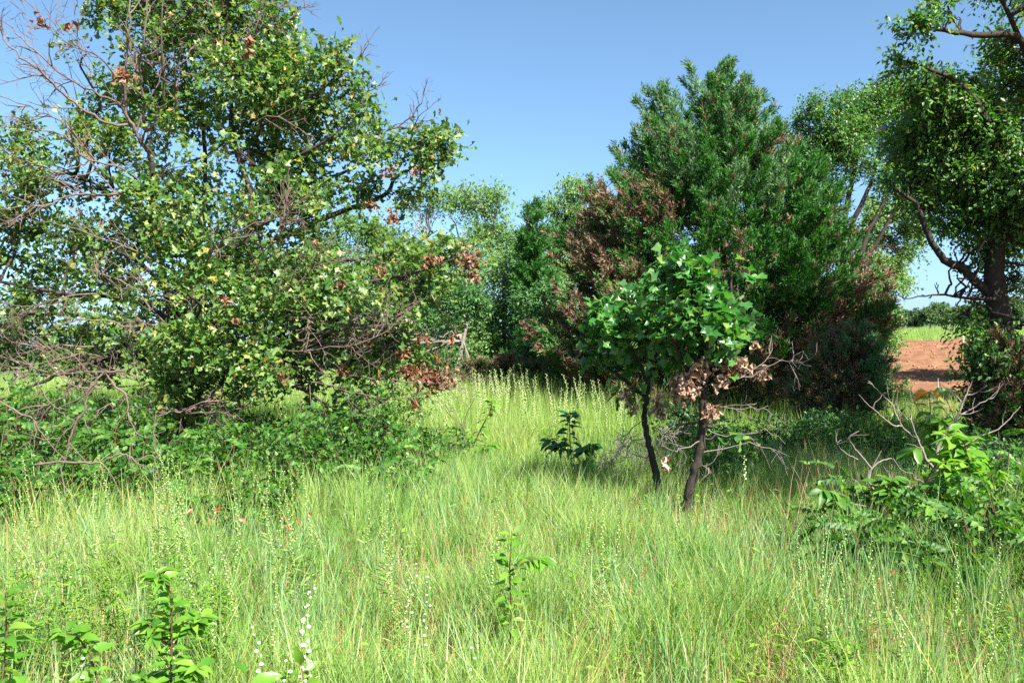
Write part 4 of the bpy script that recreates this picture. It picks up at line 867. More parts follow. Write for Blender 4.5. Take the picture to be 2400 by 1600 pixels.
# by the clearing
b6 = G(1110, 12.2)
leafy_sapling('persimmon_sapling', 'leafy sapling with a leaning reddish stem left of the shade-darkened one', 'sapling', b6,
    [A([b6, P(1105, 1060, 12.2), P(1125, 1010, 12.1), P(1150, 960, 12.1), P(1152, 935, 12.1)]), A([P(1105, 1060, 12.2), P(1090, 1020, 12.1), P(1075, 1000, 12.)]), A([P(1108, 1070, 12.2), P(1135, 1050, 12), P(1150, 1040, 12)]), A([P(1100, 1080, 12.2), P(1080, 1050, 12), P(1060, 1040, 12)])], 120, .13, 'persimmon', 6, r=.014, top_mat=None)
th = leafy_sapling('persimmon_sapling', 'shade-darkened persimmon sapling with drooping leaves left of the young oaks', 'sapling', G(1342, 11.0),
    [A([G(1342, 11.), P(1340, 1090, 11), P(1336, 1030, 11), P(1335, 985, 11), P(1338, 972, 11)]), A([P(1340, 1075, 11), P(1370, 1050, 10.9), P(1392, 1040, 10.9)]), A([P(1340, 1060, 11), P(1310, 1045, 11), P(1285, 1030, 11.1)]), A([P(1338, 1090, 11), P(1370, 1085, 11), P(1385, 1080, 11)])], 120, .16, 'persimmon_shaded', 7, r=.01, droop=.8, from_u=.35)
b7 = G(1305, 10.2)
leafy_sapling('persimmon_shoot', 'tiny bright shoot in front of the shade-darkened sapling', 'sapling', b7, [A([b7, P(1308, 1130, 10.2), P(1308, 1112, 10.2)])], 9, .13, 'persimmon', 8, from_u=.6)
b8 = G(1275, 11.6)
leafy_sapling('persimmon_sapling', 'sunlit bushy sapling just left of the shade-darkened one', 'sapling', b8, [A([b8, P(1280, 1060, 11.6), P(1278, 1010, 11.6)]), A([P(1280, 1070, 11.6), P(1300, 1040, 11.5), P(1310, 1010, 11.5)])], 34, .10, 'shrub', 9)

# right: grey dead tree with a persimmon growing through it
def Q7(*pts): return A([P(1900 + p[0] / 3.92, 900 + p[1] / 3.92, 8.0 + (p[2] if len(p) > 2 else 0)) for p in pts])
def dead_tree():
    g = np.random.default_rng(15); base = G(2160, 8.0); th = Thing('dead_tree', 'grey leafless crooked dead tree spreading through a leafy shrub at right', 'tree', base)
    b = Buf(); pl = spline(np.vstack([base[None] - [0, 0, .05], Q7((1022, 1340), (1020, 1000), (1060, 930), (1130, 790), (1150, 680))]), 5); tube(b, pl, [.042, .034, .028, .016], 8); th.part('trunk', b, M['bark_dark'], smooth=True)
    for pts, r in [(Q7((1150, 680), (1180, 540), (1250, 420), (1310, 350, .1), (1350, 280, .1), (1400, 160, .1), (1440, 60, .1), (1485, -40, .1)), .016),
        (Q7((1120, 760), (1060, 690), (1030, 610), (985, 520), (960, 450), (920, 340), (905, 300)), .014), (Q7((965, 490), (900, 450, -.1), (830, 380, -.2), (780, 270, -.2), (740, 180, -.2), (660, 100, -.2), (600, 40, -.2), (530, -30, -.2)), .009),
        (Q7((830, 385, -.2), (740, 370, -.3), (640, 280, -.3), (540, 200, -.3), (440, 95, -.3)), .007), (Q7((890, 330), (780, 210, .1), (720, 150, .1), (700, -10, .1)), .006),
        (Q7((1005, 1000), (900, 950, -.1), (780, 910, -.2), (730, 950, -.2), (660, 985, -.3), (580, 970, -.3), (520, 860, -.3), (560, 770, -.3), (640, 710, -.3), (740, 680, -.3)), .015),
        (Q7((555, 770, -.3), (470, 670, -.3), (390, 570, -.3), (350, 490, -.3), (440, 430, -.3)), .008), (Q7((430, 690, -.3), (330, 640, -.4), (240, 550, -.4), (280, 510, -.4)), .006), (Q7((240, 550, -.4), (228, 500, -.4), (250, 430, -.4)), .004),
        (Q7((570, 1200, -.3), (520, 1030, -.3), (510, 900, -.3), (540, 820, -.3)), .010), (Q7((510, 1030, -.3), (400, 990, -.4), (460, 940, -.4), (380, 870, -.4), (370, 760, -.4)), .006), (Q7((770, 910, -.2), (740, 830, -.2), (740, 730, -.2)), .007), (Q7((750, 680, -.3), (830, 790, -.2), (940, 820, -.2)), .006),
        (Q7((1100, 850), (1180, 760, .1), (1290, 640, .2), (1350, 570, .2), (1420, 560, .2), (1550, 480, .2), (1690, 430, .2), (1800, 340, .2), (1925, 205, .2)), .012), (Q7((1345, 570, .2), (1330, 450, .2), (1330, 350, .2)), .007),
        (Q7((1320, 340, .1), (1240, 250, 0), (1180, 190, 0), (1090, 130, 0)), .007), (Q7((1370, 280, .1), (1480, 265, .2), (1580, 225, .2)), .006), (Q7((1350, 300, .1), (1560, 180, .3), (1680, 100, .3), (1770, -10, .3)), .007), (Q7((1440, 100, .1), (1520, 80, .1), (1620, 10, .1)), .005),
        (Q7((1060, 930), (1010, 890, -.1), (960, 870, -.2), (955, 845, -.2)), .006), (Q7((1060, 930), (1150, 880, -.1), (1200, 850, -.1)), .006), (Q7((1150, 700), (1220, 740, -.1), (1280, 780, -.1)), .005), (Q7((1030, 610), (1000, 580, -.1), (880, 545, -.1)), .004), (Q7((1330, 340, .1), (1270, 190, .1), (1220, 110, .1), (1200, 30, .1)), .006), (Q7((1080, 330, .2), (980, 220, .2), (930, 100, .2), (925, -20, .2)), .005)]:
        dead_branch(th, pts, r, g, .35, M['dead_grey'], depth=1, jag=.003, curl=.6)
dead_tree()
leafy_sapling('persimmon_sapling', 'bright-leaved persimmon with drooping leaves and a turning tip growing through the dead tree', 'sapling', G(2182, 8.25),
    [np.vstack([G(2182, 8.25)[None], Q7((1095, 1150, .3), (1090, 900, .3), (1092, 560, .3), (1098, 300, .3), (1090, 85, .3))]), Q7((1095, 520, .3), (1160, 450, .2), (1230, 400, .2)), Q7((1095, 420, .3), (1170, 330, .25), (1210, 310, .2)), Q7((1090, 600, .3), (1000, 560, .2), (930, 590, .2)), Q7((1095, 1050, .3), (1200, 800, .1), (1300, 650, .1), (1400, 600, .1)),
     Q7((1200, 820, .1), (1330, 760, 0), (1460, 700, 0), (1540, 700, 0)), Q7((1180, 900, .1), (1330, 840, -.1), (1480, 850, -.1), (1600, 800, -.1)), Q7((1150, 1000, .1), (1300, 940, -.2), (1420, 960, -.2), (1540, 960, -.2)), Q7((1130, 1060, .2), (1240, 1010, -.2), (1330, 1060, -.3)), Q7((1090, 1060, .3), (960, 1000, .1), (850, 1010, .1)), Q7((1090, 1150, .3), (1220, 1120, -.2), (1290, 1180, -.2))], 299, .17, 'persimmon', 10, r=.010, droop=1.0, top_mat='autumn', top_n=5)

def Q8(dx, *pts): return A([P(1900 + p[0] / 3.92, 900 + p[1] / 3.92, 7.4 + dx + (p[2] if len(p) > 2 else 0)) for p in pts])
leafy_sapling('persimmon_sapling', 'spreading leafy persimmon right of the dead tree, light catching its drooping leaves', 'sapling', G(2225, 7.2),
    [np.vstack([G(2225, 7.2)[None], Q8(-.2, (1260, 1250), (1330, 1000), (1420, 800), (1480, 680))]), Q8(-.2, (1330, 1000), (1440, 930), (1560, 880), (1640, 800)), Q8(-.2, (1330, 1050), (1480, 1060), (1590, 1010)), Q8(-.2, (1300, 1150), (1220, 1040), (1170, 930)), Q8(-.1, (1400, 850), (1340, 680), (1290, 540), (1250, 440)), Q8(-.1, (1450, 740), (1430, 620), (1400, 520)), Q8(-.2, (1330, 1000), (1260, 860), (1220, 720)), Q8(-.2, (1300, 1180), (1430, 1190), (1540, 1180)), Q8(-.1, (1380, 900), (1330, 780), (1290, 700)), Q8(-.3, (1280, 1220), (1180, 1170), (1100, 1110)), Q8(-.3, (1350, 1000), (1420, 980), (1500, 950))], 297, .155, 'persimmon', 16, r=.010, droop=.9)
leafy_sapling('persimmon_sapling', 'low leafy persimmon left of the dead tree trunk with dark hanging leaves', 'sapling', G(2085, 7.4),
    [np.vstack([G(2085, 7.4)[None], Q8(0, (740, 1250), (720, 1120), (690, 1020), (640, 900))]), Q8(0, (720, 1150), (840, 1060), (920, 1000)), Q8(0, (720, 1160), (560, 1080), (400, 1040), (260, 1010)), Q8(0, (730, 1200), (620, 1180), (500, 1150)), Q8(0, (735, 1210), (860, 1170), (960, 1150)), Q8(-.2, (500, 1120), (330, 1080), (180, 990), (110, 970)), Q8(-.2, (740, 1230), (900, 1200), (1010, 1220)), Q8(-.3, (700, 1230), (560, 1230), (430, 1240)), Q8(-.2, (720, 1120), (700, 980), (730, 880))], 250, .14, 'shrub', 17, r=.009, droop=.9)

# sumac, each with compound leaves
PIN = [pinnate_T(7, .5, 1), pinnate_T(8, .8, 2), pinnate_T(6, .2, 3), pinnate_T(7, 1.0, 4)]
def sumac(px, d, h, n, size, label, seed, group=None, spread=.3, red=0, mat='sumac', name='sumac'):
    g = np.random.default_rng(seed); base = G(px, d); th = Thing(name, label, 'shrub', base, group); Pp, Dd, Nn = [], [], []
    ns = max(1, n // 10)
    for s in range(ns):
        a = g.uniform(0, 6.28); st = upright(base, h * g.uniform(.5, 1.12), (spread * math.cos(a) * g.uniform(.2, 1), spread * math.sin(a) * g.uniform(.2, 1)), g)
        b = Buf(); pl = spline(st, 4); tube(b, pl, np.linspace(.009, .004, len(pl)), 5); th.part('stem', b, M['stem_red'])
        m = n // ns
        for i in range(m):
            u = .22 + .78 * (i + .5) / m; k = min(int(u * (len(pl) - 1)), len(pl) - 2); p = pl[k]; aa = i * 2.4 + g.uniform(-.5, .5)
            Pp.append(p); Dd.append(A([math.cos(aa), math.sin(aa), g.uniform(-1.1, .35) + .7 * (u > .85)])); Nn.append(A([.2, -.5, 1.]) + g.normal(0, .5, 3))
    R = frames(A(Dd), A(Nn)); sc = size * g.uniform(.75, 1.2, len(Pp)); Pp = A(Pp)
    th.pieces('leaf', leaf_meshes('pin' + mat, PIN, mat), Pp, R, sc)
    if red:
        k = g.choice(len(Pp), red); q = Pp[k] * 1.0; q[:, 2] = base[2] + g.uniform(.12, .5, red) * h; q[:, 1] -= .15; q[:, 0] += g.uniform(-.3, .3, red)
        d = g.normal(0, 1, (red, 3)) * A([1, 1, .4]); th.pieces('leaf', leaf_meshes('sred', OVATES, 'sumac_red'), q, frames(d, A([0, -1, 1.]) + g.normal(0, .4, (red, 3))), .085 * g.uniform(.7, 1.2, red), 'red turned leaflet')
gs = np.random.default_rng(5); i = 0
back_row = [(20, 10.2, 1.22), (105, 10.9, 1.1), (170, 10.6, 1.28), (235, 9.9, 1.0), (310, 10.6, 1.18), (385, 10.0, .85), (470, 11.2, .95), (520, 10.4, .8)]
front_row = [(-25, 8.3, .95), (30, 8.8, 1.1), (75, 8.0, .74), (130, 8.7, 1.0), (180, 8.1, .66), (225, 8.5, .88), (275, 8.1, .72), (330, 8.8, .9), (360, 8.3, .62)]
for rows, nm in ((back_row, 'back'), (front_row, 'front')):
    od = order(rows)
    for k, (px, d, h) in enumerate(rows):
        sumac(px, d, h, 54, .30, f'sumac bush, {od[k]} from left in the {nm} row of the thicket under the oak', 500 + i, 'sumac thicket under the big oak', .36); i += 1
sumac(-75, 9.4, 1.2, 40, .30, 'sumac bush cut off by the left edge of the picture under the bare branches', 499, 'sumac thicket under the big oak', .36)
rows = [(640, 11.0, .8), (700, 10.2, .92), (750, 11.2, 1.15), (795, 10.4, 1.05), (845, 11.3, 1.32), (885, 10.2, .95), (930, 10.0, .72), (965, 9.5, .66), (905, 9.2, .6), (735, 9.4, .72), (835, 9.3, .66), (600, 12.0, .8)]
od = order(rows)
for k, (px, d, h) in enumerate(rows):
    sumac(px, d, h, 50, .28, f'sumac bush, {od[k]} from left in the patch right of the oak trunk', 500 + i, 'sumac patch right of the oak trunk', .33); i += 1
rows = [(470, 8.0, .72, 4), (530, 7.8, .8, 12), (590, 7.6, .7, 14), (645, 7.8, .6, 8), (560, 8.4, .85, 0)]; od = order(rows)
for k, (px, d, h, r_) in enumerate(rows):
    sumac(px, d, h, 44, .25, f'low red-tinged sumac bush in the near grass, {od[k]} from the left', 500 + i, 'red-tinged sumacs in the near grass', .25, r_); i += 1
rows = [(1985, 7.7, .74, 0), (2045, 7.5, .62, 3), (2105, 7.4, .60, 3), (2170, 7.2, .52, 3), (2235, 7.1, .56, 0), (2295, 6.9, .62, 0), (2360, 6.7, .74, 4), (2410, 6.6, .76, 5), (2350, 7.5, .9, 0), (1990, 6.5, .62, 2), (2060, 6.1, .55, 5), (2130, 6.3, .60, 5), (2200, 6.0, .58, 4), (2265, 6.2, .66, 4), (2330, 5.9, .68, 6), (2395, 6.1, .78, 6)]; od = order(rows)
for k, (px, d, h, r_) in enumerate(rows):
    sumac(px, d, h, 46, .27, f'sumac bush, {od[k]} from the left round the foot of the grey dead tree', 500 + i, 'sumacs at the foot of the dead tree', .28, r_); i += 1

# low leafy shrubs in the shade
def shrub(px, d, w, h, label, seed, mat='shrub', size=.06, n=170, group=None, name='shrub'):
    g = np.random.default_rng(seed); base = G(px, d); th = Thing(name, label, 'shrub', base, group)
    m = 6; c = base + np.stack([g.uniform(-.5, .5, m) * w, g.uniform(-.4, .4, m) * w, g.uniform(.35, .75, m) * h], -1); r = np.stack([g.uniform(.3, .45, m) * w, g.uniform(.3, .45, m) * w, g.uniform(.25, .35, m) * h], -1)
    p, o, k = clumps(c, r, n, g, -.4, 5, .3); b = Buf()
    for q in c: tube(b, wander(base, q, 5, .06, g), [.014, .006], 5)
    s = c[k]; twigs(b, s, p, np.full(len(p), .004), np.full(len(p), .002)); th.part('stems', b, M['bark_dark'], 'stuff')
    pos, dd, nn, t = leaf_clumps(p, o, 9, .2, .07, g); leaf_out(th, DIAS, M[mat], pos, dd, nn, size, g, 'leaf', 0, 'foliage')
for j, (px, d, w, h, lab, mat, gr) in enumerate([
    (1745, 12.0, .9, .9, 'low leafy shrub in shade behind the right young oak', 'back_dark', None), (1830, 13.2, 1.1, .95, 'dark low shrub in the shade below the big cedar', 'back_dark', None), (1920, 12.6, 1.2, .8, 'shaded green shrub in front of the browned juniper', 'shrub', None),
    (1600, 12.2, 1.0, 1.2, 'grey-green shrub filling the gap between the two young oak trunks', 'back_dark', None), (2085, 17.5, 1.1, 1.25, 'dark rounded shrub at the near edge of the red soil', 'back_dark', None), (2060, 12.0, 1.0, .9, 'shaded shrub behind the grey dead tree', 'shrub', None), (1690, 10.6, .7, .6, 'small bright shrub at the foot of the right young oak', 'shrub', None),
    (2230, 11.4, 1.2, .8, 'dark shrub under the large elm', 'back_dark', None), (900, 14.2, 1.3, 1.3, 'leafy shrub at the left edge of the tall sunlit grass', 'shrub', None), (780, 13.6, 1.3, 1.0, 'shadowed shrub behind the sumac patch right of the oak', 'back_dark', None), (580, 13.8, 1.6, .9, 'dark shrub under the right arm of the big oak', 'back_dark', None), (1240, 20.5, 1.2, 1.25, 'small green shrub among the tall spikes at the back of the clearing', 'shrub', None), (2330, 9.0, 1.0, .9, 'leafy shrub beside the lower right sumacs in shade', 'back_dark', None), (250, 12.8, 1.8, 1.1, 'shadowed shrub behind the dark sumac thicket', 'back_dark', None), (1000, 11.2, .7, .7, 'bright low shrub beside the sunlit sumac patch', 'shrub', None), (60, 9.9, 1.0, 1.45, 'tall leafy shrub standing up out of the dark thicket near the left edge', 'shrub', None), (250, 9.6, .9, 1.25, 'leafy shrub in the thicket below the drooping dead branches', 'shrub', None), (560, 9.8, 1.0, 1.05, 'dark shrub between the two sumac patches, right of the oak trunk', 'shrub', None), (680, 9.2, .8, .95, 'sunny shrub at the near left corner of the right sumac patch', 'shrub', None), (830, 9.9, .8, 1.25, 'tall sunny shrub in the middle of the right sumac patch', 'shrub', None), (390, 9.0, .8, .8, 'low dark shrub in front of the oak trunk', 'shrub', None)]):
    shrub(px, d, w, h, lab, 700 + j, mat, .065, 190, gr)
gb = np.random.default_rng(9); thb = Thing('bare_shrub', 'leafless wispy shrub around the trunks of the young oaks', 'shrub', G(1480, 10.8))
for k in range(9):
    bx = G(1480 + gb.uniform(-60, 60), 10.8 + gb.uniform(-.3, .3)); dead_branch(thb, A([bx, bx + [gb.uniform(-.15, .15), 0, .3], bx + [gb.uniform(-.35, .35), gb.uniform(-.2, .2), gb.uniform(.5, .8)]]), .006, gb, 1.2, M['dead_grey'], 'twig', 2)
for px, d, h in [(865, 11.5, .95), (735, 11.2, 1.0), (1085, 11.9, .95)]:
    bx = G(px, d); t_ = Thing('dead_sapling', {865: 'bare forked dead sapling above the sunlit sumac patch', 735: 'bare crooked dead sapling left of the sunlit sumac patch', 1085: 'thin bare stem beside the leaning red-stemmed sapling'}[px], 'sapling', bx)
    dead_branch(t_, A([bx, bx + [.05, 0, h * .5], bx + [.02, 0, h * .75], bx + [.16, -.05, h * 1.15]]), .012, gb, .8, M['dead_wood'], 'branch', 2); dead_branch(t_, A([bx + [.05, 0, h * .5], bx + [-.12, 0, h * .85], bx + [-.2, 0, h * 1.2]]), .008, gb, .8, M['dead_wood'], 'branch', 1)

# ------------------------------------------------------------------ F: button spikes and leafy stalks
def ico():
    p = (1 + 5 ** .5) / 2
    V = nrm(A([(-1, p, 0), (1, p, 0), (-1, -p, 0), (1, -p, 0), (0, -1, p), (0, 1, p), (0, -1, -p), (0, 1, -p), (p, 0, -1), (p, 0, 1), (-p, 0, -1), (-p, 0, 1)]))
    F = A([(0, 11, 5), (0, 5, 1), (0, 1, 7), (0, 7, 10), (0, 10, 11), (1, 5, 9), (5, 11, 4), (11, 10, 2), (10, 7, 6), (7, 1, 8), (3, 9, 4), (3, 4, 2), (3, 2, 6), (3, 6, 8), (3, 8, 9), (4, 9, 5), (2, 4, 11), (6, 2, 10), (8, 6, 7), (9, 8, 1)])
    return V, E4(), F
ICO = ico(); BUDV = ICO[0] * A([1, 1, .8]); BUD = (BUDV, E4(), ICO[2])
def spike_shape(g, h, nb, br, u0, lean):
    st = upright((0, 0, 0), h, (lean, g.uniform(-.05, .05)), g, 5); pl = spline(st, 3); sb = Buf(); tube(sb, pl, np.linspace(.0045, .002, len(pl)), 4)
    m = 26; u = g.uniform(.05, u0 + .08, m); a = np.arange(m) * 2.4; pp = A([np.interp(u, np.linspace(0, 1, len(pl)), pl[:, i]) for i in range(3)]).T
    d = np.stack([np.cos(a), np.sin(a), g.uniform(.3, .9, m)], -1); V, _, t = diamond_T(.06, .2, .2)
    scatter(sb, (V, E4(), t), pp, frames(d, A([0, 0, 1.]) + g.normal(0, .2, (m, 3))), .12 * (1.15 - u))
    ub = np.linspace(u0, 1, nb); bp = A([np.interp(ub, np.linspace(0, 1, len(pl)), pl[:, i]) for i in range(3)]).T; a = np.arange(nb) * 2.1
    bp = bp + np.stack([np.cos(a), np.sin(a), 0 * a], -1) * br * 1.1; bp = bp + g.normal(0, br * .35, bp.shape); return sb, bp, br * (1.1 - .45 * (ub - u0) / (1 - u0)) * g.uniform(.75, 1.2, nb)
gsp = np.random.default_rng(123); bud_mesh = {}
for k in ('bud', 'bud_white'):
    b = Buf(); b.add(BUD[0], None, BUD[2]); bud_mesh[k] = b.mesh('bud', M[k])
def near_spike(px, ytop, h, nb, br, label, mat='bud', lean=0., group=None, u0=.5):
    d = D_for(ytop, h); base = G(px, d); th = Thing('flower_spike', label, 'wildflower', base, group); sb, bp, r = spike_shape(gsp, h, nb, br, u0, lean)
    for v in sb.v: v += base
    th.part('stem', sb, M['stem']); n = len(bp); th.pieces('bud', [bud_mesh[mat]], bp + base, np.repeat(np.eye(3)[None], n, 0), r)
for px, yt, h, nb, br, lab in [
    (723, 1356, .80, 22, .014, 'long white-button spike in the near grass, tallest of the white ones'), (608, 1447, .62, 9, .013, 'short white-button spike just left of the tallest white one'), (172, 1548, .5, 6, .017, 'fat white-button spike at the bottom edge near the left corner'), (302, 1470, .6, 9, .012, 'slim white-button spike rising beside the sprawling lower-left shoot'),
    (664, 1535, .52, 8, .014, 'white-button spike at the bottom edge left of the small broad-leaved shoot'), (700, 1538, .52, 7, .013, 'white-button spike growing against the small broad-leaved shoot'), (647, 1570, .48, 6, .013, 'lowest white-button spike of the three at the bottom edge'), (416, 1462, .6, 12, .013, 'white-button spike rising through the tallest near shoot'), (470, 1556, .5, 6, .012, 'white-button spike at the bottom right of the tallest near shoot'),
    (960, 1313, .7, 9, .010, 'white-button spike with scattered heads, left of the middle shoot'), (991, 1337, .68, 9, .011, 'white-button spike with larger heads next to the scattered one, left of the middle shoot'), (1106, 1507, .55, 5, .011, 'lone white-button spike in the near grass below the middle shoot')]:
    near_spike(px, yt, h, nb + 3, br * .85, lab, 'bud_white', gsp.uniform(-.03, .03))
rows = [(109, 1054, 1.0), (164, 1119, .95), (226, 1115, .95), (310, 1075, 1.), (69, 1153, .9), (130, 1153, .9), (195, 1151, .9), (375, 1073, 1.), (407, 1065, 1.), (434, 1085, 1.), (446, 1057, 1.), (513, 1050, 1.), (572, 1069, 1.), (363, 1126, .95), (400, 1130, .95), (555, 1145, .9), (486, 1153, .9), (490, 1190, .85), (581, 1240, .8), (558, 1318, .75), (475, 1283, .75), (666, 1321, .72), (685, 1100, .98), (733, 1107, .97), (748, 1088, .98), (700, 1120, .95), (460, 1100, .98), (420, 1110, .95)]; od = order(rows)
for k, (px, yt, h) in enumerate(rows):
    near_spike(px, yt, h, 34, .0066, f'pale green button spike before the left sumac thicket, {od[k]} from the left', 'bud', gsp.uniform(-.24, .08), 'button spikes in front of the left sumacs', .45)
rows = [(863, 1099, .95), (896, 1165, .85), (909, 1199, .8), (930, 1270, .75), (941, 1268, .75), (1169, 1199, .8), (1160, 1134, .85), (1366, 1142, .8), (1427, 1141, .8), (1441, 1168, .8), (1596, 1111, .8), (1406, 1268, .7), (905, 1100, .95), (640, 1060, 1.), (655, 1100, .95)]; od = order(rows)
for k, (px, yt, h) in enumerate(rows):
    near_spike(px, yt, h, 30, .0062, f'pale green button spike in the open middle grass, {od[k]} from the left', 'bud', gsp.uniform(-.06, .04), 'button spikes in the middle grass', .45)
rows = [(1975, 1249, .75), (2032, 1264, .75), (1929, 1317, .7), (1916, 1252, .7), (1883, 1237, .7), (2245, 1260, .7), (2338, 1260, .7), (2109, 1371, .62), (2313, 1455, .55)]; od = order(rows)
for k, (px, yt, h) in enumerate(rows):
    near_spike(px, yt, h, 30, .0062, f'pale green button spike among the lower right sumacs, {od[k]} from the left', 'bud', gsp.uniform(-.04, .04), 'button spikes by the right sumacs', .4)
near_spike(1715, 1075, .85, 12, .008, 'leaning stalk with a pale flower tuft right of the young oaks', 'bud_white', .10, None, .8)
# the sunlit rank of spikes along the back of the clearing
protos = []
for k in range(8):
    sb, bp, r = spike_shape(gsp, 1.0, 26, .013, .45, gsp.uniform(-.14, .02)); scatter(sb, BUD, bp, np.repeat(np.eye(3)[None], len(bp), 0), r); protos.append(sb.mesh('flower_spike', M['bud']))
for k in range(210):
    d = gsp.uniform(14, 20.5); px = gsp.uniform(955, 1500) if k % 5 else gsp.uniform(620, 960)
    if k % 3 == 0: d = gsp.uniform(18.5, 20.5)
    h = (1.18 + .1 * gsp.normal()) * (.8 if d < 16 else 1.0); base = G(px, d)
    o = link('flower_spike', protos[k % 8], None, tuple(base)); o.scale = (h, h, h); o.rotation_euler = (gsp.normal(0, .07), gsp.normal(0, .08), gsp.uniform(-.8, .8))
    o['label'] = 'tall slender pale spike in the sunlit rank before the back trees'; o['category'] = 'wildflower'; o['group'] = 'spikes along the back of the clearing'

def stalk(px, ytop, h, label, seed, mat='weed', group=None, n=46, size=.075, k=3):
    g = np.random.default_rng(seed); d = D_for(ytop, h); base = G(px, d); th = Thing('leafy_stalk', label, 'wild plant', base, group); Pp, Dd = [], []
    for s in range(k):
        b0 = base + A([g.uniform(-.09, .09), g.uniform(-.06, .06), 0]) * (s > 0); st = upright(b0, h * g.uniform(.85, 1), (g.uniform(-.08, .08), g.uniform(-.05, .05)), g); pl = spline(st, 4)
        b = Buf(); tube(b, pl, np.linspace(.004, .002, len(pl)), 4); th.part('stem', b, M['stem'])
        for i in range(n):
            u = .15 + .85 * i / n; j = min(int(u * (len(pl) - 1)), len(pl) - 2); a = i * 2.4; Pp.append(pl[j] + (pl[j + 1] - pl[j]) * g.uniform()); Dd.append(A([math.cos(a), math.sin(a), g.uniform(.25, .9)]))
    Pp, Dd = A(Pp), A(Dd); R = frames(Dd, A([0, 0, 1.]) + g.normal(0, .2, Pp.shape)); sc = size * g.uniform(.7, 1.2, len(Pp))
    th.pieces('leaf', leaf_meshes('narrow' + mat, [ovate_T(.09, .3, .3, 2), ovate_T(.08, .2, .5, 2)], mat), Pp[:90], R[:90], sc[:90])
    b = Buf(); V = ovate_T(.09, .3, .3, 2); scatter(b, V, Pp[90:], R[90:], sc[90:]); th.part('foliage', b, M[mat], 'stuff')
stalk(2030, 1465, .62, 'bushy yellow-green narrow-leaved plant at the bottom right', 801, n=40, size=.095, k=4)
stalk(1960, 1480, .5, 'smaller narrow-leaved plant left of the bushy yellow-green one', 802, n=34, size=.085, k=2)
rows = [(60, 1290, .72), (95, 1330, .7), (150, 1270, .75), (235, 1280, .75), (285, 1300, .7), (330, 1330, .68), (40, 1360, .66), (540, 1330, .7), (440, 1340, .68), (500, 1360, .66), (395, 1280, .72), (460, 1250, .75), (210, 1340, .68)]; od = order(rows)
for j, (px, yt, h) in enumerate(rows):
    stalk(px, yt, h, f'feathery narrow-leaved stalk below the left sumac thicket, {od[j]} from the left', 810 + j, group='narrow-leaved stalks on the left', n=46, size=.075, k=3)
rows = [(1350, 1300, .6), (1560, 1330, .55), (1490, 1290, .6), (1250, 1420, .5)]; od = order(rows)
for j, (px, yt, h) in enumerate(rows):
    stalk(px, yt, h, f'small narrow-leaved stalk in the open grass right of centre, {od[j]} from the left', 830 + j, group='narrow-leaved stalks in the middle', n=26, size=.06, k=2)

# ------------------------------------------------------------------ G: stakes and clods on the red soil
def stake(px, d, h, r, mat, label, name='marker_stake'):
    b0 = G(px, d); b = Buf(); tube(b, A([b0 - [0, 0, .1], b0 + [0, 0, h * .96], b0 + [0, 0, h]]), [r, r, r * .6], 6); V = b0 + A([(-r, -r, h), (r, -r, h), (r, r, h), (-r, r, h)]) * A([.5, .5, 1]); b.add(V, [(0, 1, 2, 3)])
    single(name, b, M[mat], label, 'stake', b0)
stake(2198, 24.8, .75, .017, 'stake', 'thin grey stake standing at the near edge of the red soil')
stake(2258, 50.0, .5, .035, 'white', 'short white marker post at the far edge of the red soil')
stake(2226, 52.0, 1.4, .02, 'stake', 'slim brown rod standing at the far windrow of the red soil')
gc = np.random.default_rng(17); n = 2600; x = gc.uniform(10, 40, n)
y = 24.3 + gc.uniform(0, 1, n) ** .8 * (soil_edge(x) - 24.8); y = np.where(np.arange(n) % 3 == 0, gc.uniform(18.6, 25, n), y); b = Buf()
Rr = frames(gc.normal(0, 1, (n, 3)), gc.normal(0, 1, (n, 3))); scatter(b, (A([(1, 0, 0), (-1, 0, 0), (0, .8, 0), (0, -.8, 0), (0, 0, .6), (0, 0, -.6)]), E4(), A([(0, 2, 4), (2, 1, 4), (1, 3, 4), (3, 0, 4), (2, 0, 5), (1, 2, 5), (3, 1, 5), (0, 3, 5)])), np.stack([x, y, hgt(x, y) + .1], -1), Rr, gc.uniform(.03, .10, n) ** 1.0)
o = single('soil_clods', b, M['clod'], None, None, (0, 0, 0), None, 'stuff')

